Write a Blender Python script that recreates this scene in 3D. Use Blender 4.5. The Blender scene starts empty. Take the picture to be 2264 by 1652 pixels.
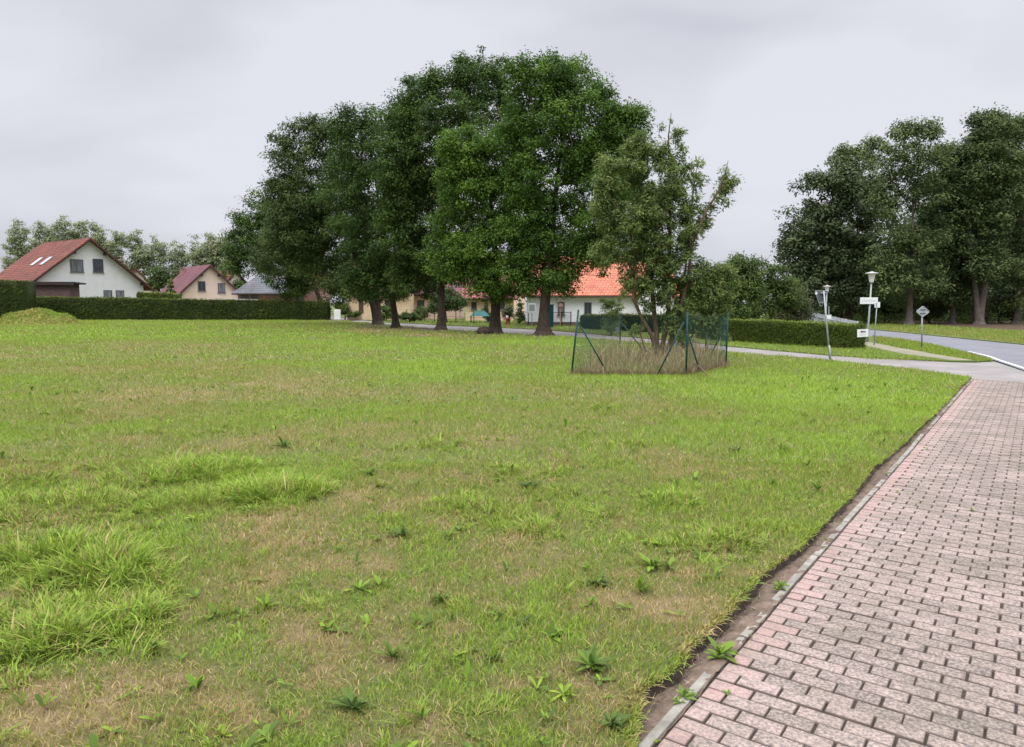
import bpy, math, random
import numpy as np
from mathutils import Vector, Matrix

random.seed(7)
RNG = np.random.default_rng(11)
SC = bpy.context.scene
COL = SC.collection
R = math.radians

# ------------------------------------------------------------------ camera
CAM_H = 1.8
F = 1582.4                 # focal length in photo units (2264 wide)
CX, CY = 1132.0, 826.0
PITCH = math.atan(156.0 / F)
cd = bpy.data.cameras.new("camera")
cam = bpy.data.objects.new("camera", cd)
COL.objects.link(cam)
cam.location = (0, 0, CAM_H)
cam.rotation_euler = (math.pi / 2 - PITCH, 0, 0)
cd.sensor_width = 36.0
cd.lens = 36.0 * F / 2264.0
cd.clip_start = 0.1
cd.clip_end = 4000
SC.camera = cam

# ------------------------------------------------------------------ sky and sun
SUN_ELEV, SUN_AZ = R(58), R(205)      # azimuth measured clockwise from +Y
world = bpy.data.worlds.new("World")
SC.world = world
world.use_nodes = True
wn, wl = world.node_tree.nodes, world.node_tree.links
wn.clear()
w_out = wn.new("ShaderNodeOutputWorld")
w_bg = wn.new("ShaderNodeBackground")
w_sky = wn.new("ShaderNodeTexSky")
w_sky.sky_type = 'NISHITA'
w_sky.sun_disc = False
w_sky.sun_elevation = SUN_ELEV
w_sky.sun_rotation = SUN_AZ
w_tc = wn.new("ShaderNodeTexCoord")
w_map = wn.new("ShaderNodeMapping")
w_map.inputs['Scale'].default_value = (1.0, 1.0, 2.6)
w_noise = wn.new("ShaderNodeTexNoise")
w_noise.inputs['Scale'].default_value = 1.7
w_noise.inputs['Detail'].default_value = 5
w_noise.inputs['Roughness'].default_value = 0.42
w_noise.inputs['Distortion'].default_value = 0.3
w_ramp = wn.new("ShaderNodeValToRGB")
w_ramp.color_ramp.elements[0].position = 0.41
w_ramp.color_ramp.elements[0].color = (0.585, 0.59, 0.665, 1)
w_ramp.color_ramp.elements[1].position = 0.60
w_ramp.color_ramp.elements[1].color = (0.80, 0.81, 0.885, 1)
w_sep = wn.new("ShaderNodeSeparateXYZ")
w_mr = wn.new("ShaderNodeMapRange")       # an overcast sky is brightest overhead
w_mr.inputs['From Min'].default_value = 0.46
w_mr.inputs['From Max'].default_value = 0.95
w_mr.inputs['To Min'].default_value = 1.0
w_mr.inputs['To Max'].default_value = 6.4
w_mul = wn.new("ShaderNodeVectorMath"); w_mul.operation = 'SCALE'
w_sc = wn.new("ShaderNodeVectorMath"); w_sc.operation = 'SCALE'
w_sc.inputs['Scale'].default_value = 0.08
w_mix = wn.new("ShaderNodeMix"); w_mix.data_type = 'RGBA'
w_mix.inputs[0].default_value = 0.94
wl.new(w_tc.outputs['Generated'], w_map.inputs['Vector'])
wl.new(w_map.outputs['Vector'], w_noise.inputs['Vector'])
wl.new(w_noise.outputs['Fac'], w_ramp.inputs['Fac'])
wl.new(w_tc.outputs['Generated'], w_sep.inputs[0])
wl.new(w_sep.outputs['Z'], w_mr.inputs['Value'])
wl.new(w_ramp.outputs['Color'], w_mul.inputs[0])
wl.new(w_mr.outputs['Result'], w_mul.inputs['Scale'])
wl.new(w_sky.outputs['Color'], w_sc.inputs[0])
wl.new(w_sc.outputs['Vector'], w_mix.inputs[6])
wl.new(w_mul.outputs['Vector'], w_mix.inputs[7])
wl.new(w_mix.outputs[2], w_bg.inputs['Color'])
w_bg.inputs['Strength'].default_value = 1.0
wl.new(w_bg.outputs['Background'], w_out.inputs['Surface'])

sd = bpy.data.lights.new("sun", 'SUN')
sd.energy = 1.4
sd.angle = R(16)
sd.color = (1.0, 0.96, 0.9)
sun = bpy.data.objects.new("sun", sd)
COL.objects.link(sun)
sdir = Vector((math.sin(SUN_AZ) * math.cos(SUN_ELEV), math.cos(SUN_AZ) * math.cos(SUN_ELEV), math.sin(SUN_ELEV)))
sun.rotation_euler = sdir.to_track_quat('Z', 'Y').to_euler()
sun.location = (0, -20, 60)

vs = SC.view_settings
vs.view_transform = 'Standard'
vs.look = 'None'
vs.exposure = 0.0
vs.gamma = 1.0
vs.use_curve_mapping = False
SC.render.resolution_x = 1024
SC.render.resolution_y = 747
SC.cycles.max_bounces = 6
SC.cycles.diffuse_bounces = 3
SC.cycles.transparent_max_bounces = 6
SC.cycles.use_denoising = True

# ------------------------------------------------------------------ photo -> world
cp, sp = math.cos(PITCH), math.sin(PITCH)

def ray(dx, dy):
    u, v = (dx - CX) / F, (CY - dy) / F
    return u, cp + v * sp, -sp + v * cp

def D2G(dx, dy, z=0.0):
    X, Y, Z = ray(dx, dy)
    t = (z - CAM_H) / Z
    return (X * t, Y * t)

def at(dx, Y, dy):
    X, Yc, Z = ray(dx, dy)
    t = Y / Yc
    return Vector((X * t, Y, CAM_H + Z * t))

def ppm(Y):            # photo units per metre at distance Y
    return F / Y

# ------------------------------------------------------------------ noise
def _h(ix, iy, s):
    v = np.sin(ix * 127.1 + iy * 311.7 + s * 74.7) * 43758.5453
    return v - np.floor(v)

def vnoise(x, y, s=0):
    ix, iy = np.floor(x), np.floor(y)
    fx, fy = x - ix, y - iy
    fx = fx * fx * (3 - 2 * fx); fy = fy * fy * (3 - 2 * fy)
    a, b = _h(ix, iy, s), _h(ix + 1, iy, s)
    c, d = _h(ix, iy + 1, s), _h(ix + 1, iy + 1, s)
    return (a * (1 - fx) + b * fx) * (1 - fy) + (c * (1 - fx) + d * fx) * fy

def fbm(x, y, s=0, oct=4):
    x = np.asarray(x, float); y = np.asarray(y, float)
    t = 0; a = 0.5
    for k in range(oct):
        t = t + a * vnoise(x, y, s + k * 3.1)
        x = x * 2.03 + 5.2; y = y * 2.03 - 3.7; a *= 0.5
    return t / (1 - 0.5 ** oct)

# ------------------------------------------------------------------ materials
def new_mat(name):
    m = bpy.data.materials.new(name); m.use_nodes = True
    nt = m.node_tree
    b = nt.nodes['Principled BSDF']
    return m, nt, b

def pbr(name, c1, c2=None, scale=4.0, rough=0.8, bump=0.0, bscale=None, metallic=0.0, spec=0.3, stretch=(1, 1, 1), detail=5):
    m, nt, b = new_mat(name)
    n, l = nt.nodes, nt.links
    b.inputs['Roughness'].default_value = rough
    b.inputs['Metallic'].default_value = metallic
    b.inputs['Specular IOR Level'].default_value = spec
    c2 = c2 or c1
    tc = n.new("ShaderNodeTexCoord"); mp = n.new("ShaderNodeMapping")
    mp.inputs['Scale'].default_value = stretch
    l.new(tc.outputs['Object'], mp.inputs['Vector'])
    nz = n.new("ShaderNodeTexNoise"); nz.inputs['Scale'].default_value = scale
    nz.inputs['Detail'].default_value = detail; nz.inputs['Roughness'].default_value = 0.6
    l.new(mp.outputs['Vector'], nz.inputs['Vector'])
    rp = n.new("ShaderNodeValToRGB")
    rp.color_ramp.elements[0].position = 0.32; rp.color_ramp.elements[0].color = (*c1, 1)
    rp.color_ramp.elements[1].position = 0.68; rp.color_ramp.elements[1].color = (*c2, 1)
    l.new(nz.outputs['Fac'], rp.inputs['Fac'])
    l.new(rp.outputs['Color'], b.inputs['Base Color'])
    if bump:
        nb = n.new("ShaderNodeTexNoise"); nb.inputs['Scale'].default_value = bscale or scale * 6
        nb.inputs['Detail'].default_value = 4
        l.new(mp.outputs['Vector'], nb.inputs['Vector'])
        bp = n.new("ShaderNodeBump"); bp.inputs['Strength'].default_value = bump
        bp.inputs['Distance'].default_value = 0.02
        l.new(nb.outputs['Fac'], bp.inputs['Height'])
        l.new(bp.outputs['Normal'], b.inputs['Normal'])
    return m

def ramp_mat(name, stops, attr='v', rough=0.6, spec=0.25, trans=0.0, noise=None):
    """colour from a per-leaf value; part of the light passes through the leaf"""
    m, nt, b = new_mat(name)
    n, l = nt.nodes, nt.links
    at_ = n.new("ShaderNodeAttribute"); at_.attribute_name = attr
    rp = n.new("ShaderNodeValToRGB")
    cr = rp.color_ramp
    while len(cr.elements) < len(stops): cr.elements.new(0.5)
    for e, (p, c) in zip(cr.elements, stops):
        e.position = p; e.color = (*c, 1)
    l.new(at_.outputs['Fac'], rp.inputs['Fac'])
    l.new(rp.outputs['Color'], b.inputs['Base Color'])
    b.inputs['Roughness'].default_value = rough
    b.inputs['Specular IOR Level'].default_value = spec
    if trans:
        tr = n.new("ShaderNodeBsdfTranslucent")
        mx = n.new("ShaderNodeMixShader"); mx.inputs[0].default_value = trans
        l.new(rp.outputs['Color'], tr.inputs['Color'])
        l.new(b.outputs['BSDF'], mx.inputs[1]); l.new(tr.outputs['BSDF'], mx.inputs[2])
        l.new(mx.outputs['Shader'], n['Material Output'].inputs['Surface'])
    return m

def tile_mat(name, c1, c2, mortar, bw=0.3, rh=0.2, msize=0.02, axis='roof', rough=0.7, bump=0.6):
    m, nt, b = new_mat(name)
    n, l = nt.nodes, nt.links
    tc = n.new("ShaderNodeTexCoord"); sx = n.new("ShaderNodeSeparateXYZ"); cb = n.new("ShaderNodeCombineXYZ")
    l.new(tc.outputs['Object'], sx.inputs[0])
    if axis == 'roof':
        l.new(sx.outputs['Y'], cb.inputs[0]); l.new(sx.outputs['Z'], cb.inputs[1])
    else:
        ad = n.new("ShaderNodeMath"); l.new(sx.outputs['X'], ad.inputs[0]); l.new(sx.outputs['Y'], ad.inputs[1])
        l.new(ad.outputs[0], cb.inputs[0]); l.new(sx.outputs['Z'], cb.inputs[1])
    br = n.new("ShaderNodeTexBrick")
    br.inputs['Color1'].default_value = (*c1, 1); br.inputs['Color2'].default_value = (*c2, 1)
    br.inputs['Mortar'].default_value = (*mortar, 1)
    br.inputs['Scale'].default_value = 1.0
    br.inputs['Mortar Size'].default_value = msize
    br.inputs['Mortar Smooth'].default_value = 0.4
    br.inputs['Brick Width'].default_value = bw; br.inputs['Row Height'].default_value = rh
    l.new(cb.outputs[0], br.inputs['Vector'])
    nz = n.new("ShaderNodeTexNoise"); nz.inputs['Scale'].default_value = 0.9; nz.inputs['Detail'].default_value = 6
    l.new(tc.outputs['Object'], nz.inputs['Vector'])
    mx = n.new("ShaderNodeMix"); mx.data_type = 'RGBA'; mx.blend_type = 'MULTIPLY'
    rp = n.new("ShaderNodeValToRGB")
    rp.color_ramp.elements[0].position = 0.3; rp.color_ramp.elements[0].color = (0.6, 0.6, 0.6, 1)
    rp.color_ramp.elements[1].position = 0.7; rp.color_ramp.elements[1].color = (1.1, 1.1, 1.1, 1)
    l.new(nz.outputs['Fac'], rp.inputs['Fac'])
    mx.inputs[0].default_value = 1.0
    l.new(br.outputs['Color'], mx.inputs[6]); l.new(rp.outputs['Color'], mx.inputs[7])
    l.new(mx.outputs[2], b.inputs['Base Color'])
    b.inputs['Roughness'].default_value = rough
    bp = n.new("ShaderNodeBump"); bp.inputs['Strength'].default_value = bump; bp.inputs['Distance'].default_value = 0.03
    bp.invert = True
    l.new(br.outputs['Fac'], bp.inputs['Height']); l.new(bp.outputs['Normal'], b.inputs['Normal'])
    return m

GRASS_STOPS = [(0.0, (0.52, 0.40, 0.21)), (0.22, (0.40, 0.315, 0.12)), (0.42, (0.28, 0.285, 0.07)),
               (0.65, (0.215, 0.295, 0.052)), (0.85, (0.25, 0.365, 0.048)), (1.0, (0.315, 0.44, 0.06))]
M = {}
M['blade'] = ramp_mat('grass_blade', GRASS_STOPS, 'v', 0.65, 0.1, 0.25)
M['weed'] = ramp_mat('weed_leaf', [(0, (0.08, 0.125, 0.036)), (0.4, (0.12, 0.19, 0.036)), (0.75, (0.18, 0.29, 0.035)), (1, (0.32, 0.42, 0.05))], 'v', 0.65, 0.12, 0.3)
M['straw'] = ramp_mat('dry_stalk', [(0, (0.19, 0.14, 0.085)), (0.4, (0.36, 0.285, 0.17)), (0.75, (0.52, 0.43, 0.26)), (1, (0.17, 0.23, 0.055))], 'v', 0.7, 0.2, 0.25)
M['soil'] = pbr('soil', (0.0820, 0.0574, 0.0410), (0.2050, 0.1517, 0.1107), 11, 0.95, 0.9, 40)
M['lane'] = pbr('lane_concrete', (0.185, 0.168, 0.155), (0.275, 0.25, 0.232), 0.9, 0.9, 0.3, 30)
M['asphalt'] = pbr('asphalt', (0.1394, 0.1394, 0.1517), (0.1845, 0.1845, 0.1968), 0.5, 0.85, 0.3, 40)
M['path'] = pbr('footpath', (0.1558, 0.1558, 0.0902), (0.2624, 0.2337, 0.1640), 1.5, 0.9, 0.4, 30)
M['line'] = pbr('road_paint', (0.38, 0.38, 0.38), (0.62, 0.62, 0.62), 3, 0.7)
M['kerb'] = pbr('kerb_concrete', (0.1742, 0.1638, 0.1324), (0.3136, 0.2962, 0.2509), 9, 0.9, 0.5, 60)
M['litter'] = pbr('leaf_litter', (0.045, 0.032, 0.018), (0.115, 0.072, 0.042), 2.2, 0.95, 0.8, 14)
M['white'] = pbr('white_render', (0.66, 0.655, 0.65), (0.74, 0.735, 0.73), 1.2, 0.9, 0.2, 40)
M['white2'] = pbr('bright_render', (0.78, 0.78, 0.8), (0.84, 0.84, 0.86), 1.0, 0.9, 0.2, 40)
M['cream'] = pbr('cream_render', (0.66, 0.53, 0.41), (0.74, 0.61, 0.48), 1.0, 0.9, 0.2, 40)
M['pale'] = pbr('pale_render', (0.68, 0.60, 0.50), (0.76, 0.68, 0.58), 1.0, 0.9, 0.2, 40)
M['yellow'] = pbr('yellow_render', (0.66, 0.49, 0.31), (0.74, 0.58, 0.39), 1.0, 0.9, 0.2, 40)
M['pinkwall'] = pbr('pink_render', (0.58, 0.42, 0.34), (0.68, 0.50, 0.41), 1.0, 0.9, 0.2, 40)
M['plinth'] = pbr('brown_plinth', (0.13, 0.085, 0.07), (0.19, 0.13, 0.105), 3, 0.9)
M['brick'] = tile_mat('brick_wall', (0.37, 0.17, 0.14), (0.44, 0.22, 0.18), (0.4, 0.33, 0.29), 0.25, 0.085, 0.012, 'wall', 0.85, 0.3)
M['roof_red'] = tile_mat('red_tiles', (0.195, 0.05, 0.028), (0.285, 0.085, 0.048), (0.08, 0.025, 0.018), 0.3, 0.24, 0.05, rough=0.9)
M['roof_maroon'] = tile_mat('maroon_tiles', (0.1364, 0.0370, 0.0458), (0.1804, 0.0528, 0.0616), (0.0792, 0.0220, 0.0264), 0.3, 0.22, 0.03)
M['roof_orange'] = tile_mat('orange_tiles', (0.6160, 0.1628, 0.0748), (0.7040, 0.2288, 0.1144), (0.3696, 0.0968, 0.0484), 0.3, 0.2, 0.035)
M['roof_pink'] = tile_mat('pink_red_tiles', (0.3960, 0.0880, 0.1056), (0.4840, 0.1408, 0.1496), (0.2464, 0.0528, 0.0616), 0.3, 0.2, 0.03)
M['roof_grey'] = tile_mat('grey_slate', (0.1188, 0.1232, 0.1320), (0.1584, 0.1628, 0.1716), (0.0704, 0.0730, 0.0792), 0.35, 0.25, 0.03)
M['darkwood'] = pbr('dark_timber', (0.028, 0.02, 0.018), (0.05, 0.035, 0.03), 6, 0.7)
M['shedwood'] = pbr('weathered_boards', (0.075, 0.045, 0.042), (0.16, 0.105, 0.095), 3.5, 0.85, 0.5, 20, stretch=(0.4, 0.4, 6))
M['frame'] = pbr('window_frame', (0.10, 0.10, 0.11), (0.13, 0.13, 0.14), 3, 0.5)
M['framew'] = pbr('white_frame', (0.7, 0.7, 0.7), (0.76, 0.76, 0.76), 3, 0.5)
M['door'] = pbr('brown_door', (0.09, 0.05, 0.04), (0.13, 0.075, 0.06), 5, 0.6)
M['glass'] = pbr('window_glass', (0.015, 0.02, 0.025), (0.06, 0.07, 0.08), 1.6, 0.12, spec=0.6)
M['curtain'] = pbr('net_curtain', (0.06, 0.07, 0.075), (0.26, 0.28, 0.29), 2.2, 0.2, spec=0.6, stretch=(3, 3, 0.4))
M['skylight'] = pbr('skylight_glass', (0.5, 0.5, 0.53), (0.58, 0.58, 0.62), 2, 0.15, spec=0.7)
M['galv'] = pbr('galvanised_steel', (0.27, 0.29, 0.285), (0.38, 0.40, 0.39), 5, 0.5, metallic=0.35)
M['signback'] = pbr('sign_back', (0.085, 0.095, 0.105), (0.12, 0.132, 0.142), 4, 0.85, spec=0.1)
M['signgrey'] = pbr('pale_sign_back', (0.36, 0.40, 0.40), (0.46, 0.5, 0.5), 4, 0.5, metallic=0.3)
M['signrim'] = pbr('sign_rim', (0.30, 0.32, 0.33), (0.36, 0.38, 0.39), 4, 0.5)
M['plate'] = pbr('white_plate', (0.72, 0.75, 0.74), (0.8, 0.82, 0.82), 2, 0.5)
M['lampglass'] = pbr('lamp_glass', (0.66, 0.62, 0.60), (0.76, 0.72, 0.7), 3, 0.3)
M['lamphood'] = pbr('lamp_hood', (0.42, 0.40, 0.38), (0.55, 0.52, 0.5), 5, 0.5)
M['greenmetal'] = pbr('green_coated_steel', (0.004, 0.036, 0.034), (0.008, 0.058, 0.052), 6, 0.55)
M['black'] = pbr('black_metal', (0.012, 0.013, 0.013), (0.025, 0.027, 0.027), 6, 0.5)
M['greyslat'] = pbr('grey_slats', (0.42, 0.44, 0.48), (0.54, 0.56, 0.6), 3, 0.7)
M['red'] = pbr('red_paint', (0.33, 0.05, 0.04), (0.42, 0.09, 0.07), 8, 0.5)
M['pinkwood'] = pbr('pinkish_wood', (0.38, 0.22, 0.18), (0.5, 0.3, 0.25), 8, 0.7)
M['teal'] = pbr('teal_canvas', (0.012, 0.075, 0.07), (0.02, 0.11, 0.1), 3, 0.7)
M['ink'] = pbr('dark_red_print', (0.10, 0.015, 0.03), (0.16, 0.02, 0.05), 9, 0.6)
M['ink2'] = pbr('grey_print', (0.45, 0.40, 0.42), (0.55, 0.48, 0.5), 9, 0.6)
M['bark'] = pbr('bark', (0.03, 0.022, 0.016), (0.085, 0.064, 0.045), 5, 0.95, 1.0, 16, stretch=(3, 3, 0.7))
M['bark_brown'] = pbr('shrub_bark', (0.075, 0.05, 0.03), (0.17, 0.115, 0.07), 7, 0.9, 0.6, 30, stretch=(2, 2, 0.6))
M['bark_grey'] = pbr('poplar_bark', (0.08, 0.068, 0.058), (0.18, 0.15, 0.13), 4, 0.95, 0.8, 16, stretch=(3, 3, 0.7))
M['leaf_ash'] = ramp_mat('ash_leaf', [(0, (0.034, 0.062, 0.022)), (0.5, (0.074, 0.128, 0.033)), (1, (0.145, 0.225, 0.05))], rough=0.7, spec=0.12, trans=0.3)
M['leaf_ash_bright'] = ramp_mat('bright_ash_leaf', [(0, (0.04, 0.08, 0.02)), (0.5, (0.09, 0.165, 0.03)), (1, (0.185, 0.29, 0.045))], rough=0.7, spec=0.12, trans=0.3)
M['leaf_ash_dark'] = ramp_mat('dark_ash_leaf', [(0, (0.0414, 0.0633, 0.0259)), (0.5, (0.0805, 0.1196, 0.0388)), (1, (0.1463, 0.1955, 0.0604))], rough=0.7, spec=0.12, trans=0.28)
M['leaf_willow'] = ramp_mat('narrow_leaf', [(0, (0.085, 0.125, 0.042)), (0.5, (0.16, 0.22, 0.068)), (1, (0.30, 0.36, 0.125))], rough=0.75, spec=0.08, trans=0.35)
M['leaf_chestnut'] = ramp_mat('dark_leaf', [(0, (0.0496, 0.0671, 0.0337)), (0.5, (0.0860, 0.1154, 0.0517)), (1, (0.1488, 0.1841, 0.0764))], rough=0.7, spec=0.12, trans=0.2)
M['leaf_forest'] = ramp_mat('forest_leaf', [(0, (0.0533, 0.0780, 0.0344)), (0.5, (0.0995, 0.1404, 0.0535)), (1, (0.1736, 0.2228, 0.0802))], rough=0.7, spec=0.12, trans=0.3)
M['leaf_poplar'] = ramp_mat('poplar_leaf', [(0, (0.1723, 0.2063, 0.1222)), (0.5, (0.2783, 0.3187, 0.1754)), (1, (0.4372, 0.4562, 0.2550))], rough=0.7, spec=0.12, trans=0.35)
M['leaf_bush'] = ramp_mat('bush_leaf', [(0, (0.042, 0.07, 0.022)), (0.5, (0.085, 0.132, 0.036)), (1, (0.165, 0.22, 0.055))], rough=0.7, spec=0.12, trans=0.28)
M['leaf_olive'] = ramp_mat('olive_leaf', [(0, (0.0525, 0.0630, 0.0270)), (0.5, (0.0975, 0.1170, 0.0450)), (1, (0.1800, 0.1800, 0.0750))], trans=0.28)
M['leaf_hedge'] = ramp_mat('hedge_leaf', [(0, (0.022, 0.034, 0.009)), (0.5, (0.050, 0.072, 0.014)), (1, (0.135, 0.165, 0.03))], rough=0.7, spec=0.12, trans=0.2)
M['leaf_hedge_light'] = ramp_mat('light_hedge_leaf', [(0, (0.036, 0.055, 0.010)), (0.5, (0.082, 0.118, 0.018)), (1, (0.20, 0.245, 0.04))], rough=0.7, spec=0.12, trans=0.2)

# ------------------------------------------------------------------ mesh helpers
def mesh_np(name, verts, faces, mat, parent=None, attrs=None, smooth=False):
    """verts (N,3); faces: list of int arrays (M,k)"""
    me = bpy.data.meshes.new(name)
    verts = np.ascontiguousarray(verts, dtype=np.float32)
    faces = [np.asarray(f, dtype=np.int32) for f in faces if len(f)]
    nl = sum(f.size for f in faces); npoly = sum(len(f) for f in faces)
    me.vertices.add(len(verts)); me.loops.add(nl); me.polygons.add(npoly)
    me.vertices.foreach_set('co', verts.ravel())
    me.loops.foreach_set('vertex_index', np.concatenate([f.ravel() for f in faces]))
    tot = np.concatenate([np.full(len(f), f.shape[1], dtype=np.int32) for f in faces])
    st = np.concatenate([[0], np.cumsum(tot)[:-1]]).astype(np.int32)
    me.polygons.foreach_set('loop_start', st)
    if smooth:
        me.polygons.foreach_set('use_smooth', np.ones(npoly, dtype=bool))
    for k, a in (attrs or {}).items():
        at_ = me.attributes.new(k, 'FLOAT', 'POINT')
        at_.data.foreach_set('value', np.ascontiguousarray(a, dtype=np.float32))
    me.update(calc_edges=True)
    me.materials.append(mat)
    o = bpy.data.objects.new(name, me)
    COL.objects.link(o)
    if parent: o.parent = parent
    return o

class MB:
    def __init__(s): s.v = []; s.f = []
    def add(s, vs, fs):
        b = len(s.v); s.v += [tuple(v) for v in vs]; s.f += [tuple(i + b for i in f) for f in fs]
    def box(s, c, size, mat=None):
        hx, hy, hz = size[0] / 2, size[1] / 2, size[2] / 2
        vs = [Vector((x, y, z)) for z in (-hz, hz) for y in (-hy, hy) for x in (-hx, hx)]
        if mat is not None: vs = [mat @ v for v in vs]
        c = Vector(c)
        s.add([v + c for v in vs], [(0, 2, 3, 1), (4, 5, 7, 6), (0, 1, 5, 4), (2, 6, 7, 3), (0, 4, 6, 2), (1, 3, 7, 5)])
    def tube(s, pts, radii, n=8, cap=True):
        rings = []
        b = len(s.v)
        for i, p in enumerate(pts):
            p = Vector(p)
            a = Vector(pts[max(0, i - 1)]); c = Vector(pts[min(len(pts) - 1, i + 1)])
            d = (c - a).normalized()
            u = d.orthogonal().normalized() if i == 0 else (u - d * u.dot(d)).normalized()
            w = d.cross(u)
            r = radii[i] if hasattr(radii, '__len__') else radii
            s.v += [tuple(p + (u * math.cos(t) + w * math.sin(t)) * r) for t in [2 * math.pi * k / n for k in range(n)]]
        for i in range(len(pts) - 1):
            for k in range(n):
                k2 = (k + 1) % n
                s.f.append((b + i * n + k, b + i * n + k2, b + (i + 1) * n + k2, b + (i + 1) * n + k))
        if cap:
            s.f.append(tuple(b + k for k in range(n))[::-1])
            s.f.append(tuple(b + (len(pts) - 1) * n + k for k in range(n)))
    def prism(s, poly, z0, z1):
        n = len(poly); b = len(s.v)
        s.v += [(x, y, z0) for x, y in poly] + [(x, y, z1) for x, y in poly]
        s.f.append(tuple(b + i for i in range(n))[::-1]); s.f.append(tuple(b + n + i for i in range(n)))
        for i in range(n):
            j = (i + 1) % n
            s.f.append((b + i, b + j, b + n + j, b + n + i))
    def build(s, name, mat, parent=None, smooth=False, bevel=0):
        me = bpy.data.meshes.new(name)
        me.from_pydata(s.v, [], s.f); me.update()
        if smooth: me.polygons.foreach_set('use_smooth', [True] * len(me.polygons))
        me.materials.append(mat)
        o = bpy.data.objects.new(name, me); COL.objects.link(o)
        if parent: o.parent = parent
        if bevel:
            bv = o.modifiers.new('bevel', 'BEVEL'); bv.width = bevel; bv.segments = 2
        return o

def tag(o, label, cat, group=None):
    o['label'] = label; o['category'] = cat
    if group: o['group'] = group
    return o

def thing(name, label, cat, loc=(0, 0, 0), rz=0.0, group=None):
    o = bpy.data.objects.new(name, None); COL.objects.link(o)
    o.location = loc; o.rotation_euler = (0, 0, rz)
    o.empty_display_size = 0.3
    return tag(o, label, cat, group)

def structure(o):
    o['kind'] = 'structure'; return o

def stuff(o, label, cat):
    o['kind'] = 'stuff'; return tag(o, label, cat)

def sheet(name, pts, z, mat, thick=0.0):
    """a flat polygon (or slab with skirts) on the ground"""
    m = MB()
    if thick: m.prism(pts, z - thick, z)
    else: m.add([(x, y, z) for x, y in pts], [tuple(range(len(pts)))])
    o = m.build(name, mat)
    # make sure the face looks up
    for p in o.data.polygons:
        if abs(p.normal.z) > 0.9: 
            if not thick and p.normal.z < 0: o.data.flip_normals()
            break
    return structure(o)

# ================================================================== GROUND
Z_ROAD, Z_PAVE = -0.05, -0.03
big = [(-900, -300), (900, -300), (900, 2500), (-900, 2500)]
M['farland'] = pbr('distant_meadow', (0.06, 0.09, 0.02), (0.12, 0.14, 0.04), 0.08, 0.95)
sheet('ground', big, -0.14, M['farland'])

# --- kerb line of the paved way
K0, K1 = Vector((*D2G(1413, 1643, Z_PAVE), 0)), Vector((*D2G(2147, 837, Z_PAVE), 0))
kd = (K1 - K0).normalized(); kn = Vector((kd.y, -kd.x, 0))
KL = (K1 - K0).length
K_BACK = 3.2

def kp(s, o):          # s along the kerb, o to the right of it
    p = K0 + kd * s + kn * o
    return (p.x, p.y)

edge_D = [(1372, 1660), (1385, 1573), (1393, 1521), (1471, 1475), (1502, 1428), (1579, 1361), (1668, 1267), (1756, 1205), (1813, 1148),
          (1870, 1091), (1916, 1034), (1989, 977), (2056, 915), (2113, 858), (2147, 833)]
lane_low_D = [(2147, 833), (2010, 814), (1830, 795), (1620, 778), (1430, 759), (1250, 743), (1140, 738), (980, 728), (900, 722), (820, 715), (740, 706)]
lane_up_D = [(2112, 798), (2060, 795.5), (1950, 790), (1840, 784), (1620, 765), (1500, 753), (1290, 735.5), (1200, 728), (1000, 719.5), (840, 711.5), (735, 699.5)]
edge_W = [D2G(*p) for p in edge_D]
edge_W = [(p[0] + kn.x * .05, p[1] + kn.y * .05) for p in edge_W[:-1]] + edge_W[-1:]
first = edge_W[0]
edge_W = [(first[0] - kd.x * 4 + 0.05, first[1] - kd.y * 4)] + edge_W
low_W = [D2G(*p) for p in lane_low_D]
low_W.append((low_W[-1][0] - 8, low_W[-1][1] + 7))
bnd = edge_W + low_W[1:]
bY = np.array([p[1] for p in bnd]); bX = np.array([p[0] for p in bnd])
o_ = np.argsort(bY); bY, bX = bY[o_], bX[o_]

def x_edge(Y): return np.interp(Y, bY, bX)

def lawn_z(x, y):
    return 0.05 * (fbm(x * 0.5, y * 0.5, 3, 3) - 0.5) * np.clip((60 - y) / 30, 0, 1)

SPOTS = [  # photo x, y, radius m, change of hue (minus: dry, plus: lush)
    (620, 1190, 0.7, -.22), (330, 1240, 0.35, -.25), (740, 1160, 0.6, -.2), (1050, 1060, 0.8, -.24), (200, 1560, 0.35, -.22), (90, 1600, 0.4, -.25),
    (1240, 1050, 0.6, -.18), (560, 980, 1.2, -.2), (200, 985, 0.8, -.15), (1420, 1015, 1.0, -.2), (1560, 1020, 0.8, -.2), (1330, 1480, 0.3, -.15),
    (760, 1280, 0.5, -.15), (1100, 1230, 0.5, -.18), (1010, 1290, 0.4, -.14), (420, 1360, 0.3, -.3), (1390, 1380, 0.3, -.12), (700, 1420, 0.35, -.12),
    (950, 1600, 0.3, -.15), (1100, 1560, 0.3, -.15), (560, 1580, 0.25, -.15),
    (360, 850, 3.5, -.2), (620, 870, 3, -.16), (300, 770, 7, -.24), (700, 790, 6, -.14), (120, 800, 5, -.14), (480, 905, 2.0, -.12), (1080, 835, 3, -.1), (900, 930, 1.5, -.12), (1350, 880, 3.0, -.12),
    (1900, 980, 2.0, .12), (2000, 880, 3.0, .14), (1750, 850, 4, .16), (1000, 760, 7, .12), (150, 740, 12, .12), (900, 812, 3, .2), (1150, 1100, .6, .1), (1480, 1100, .6, .1),
    (500, 1050, 1.0, .2), (150, 1230, .6, .25), (150, 1390, .4, .25), (80, 1100, .7, .15), (1600, 1180, .5, .15),
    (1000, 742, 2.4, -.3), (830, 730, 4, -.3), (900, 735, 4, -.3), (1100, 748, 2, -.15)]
SPOT_W = [(*D2G(a, b), r, d) for a, b, r, d in SPOTS]

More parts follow.
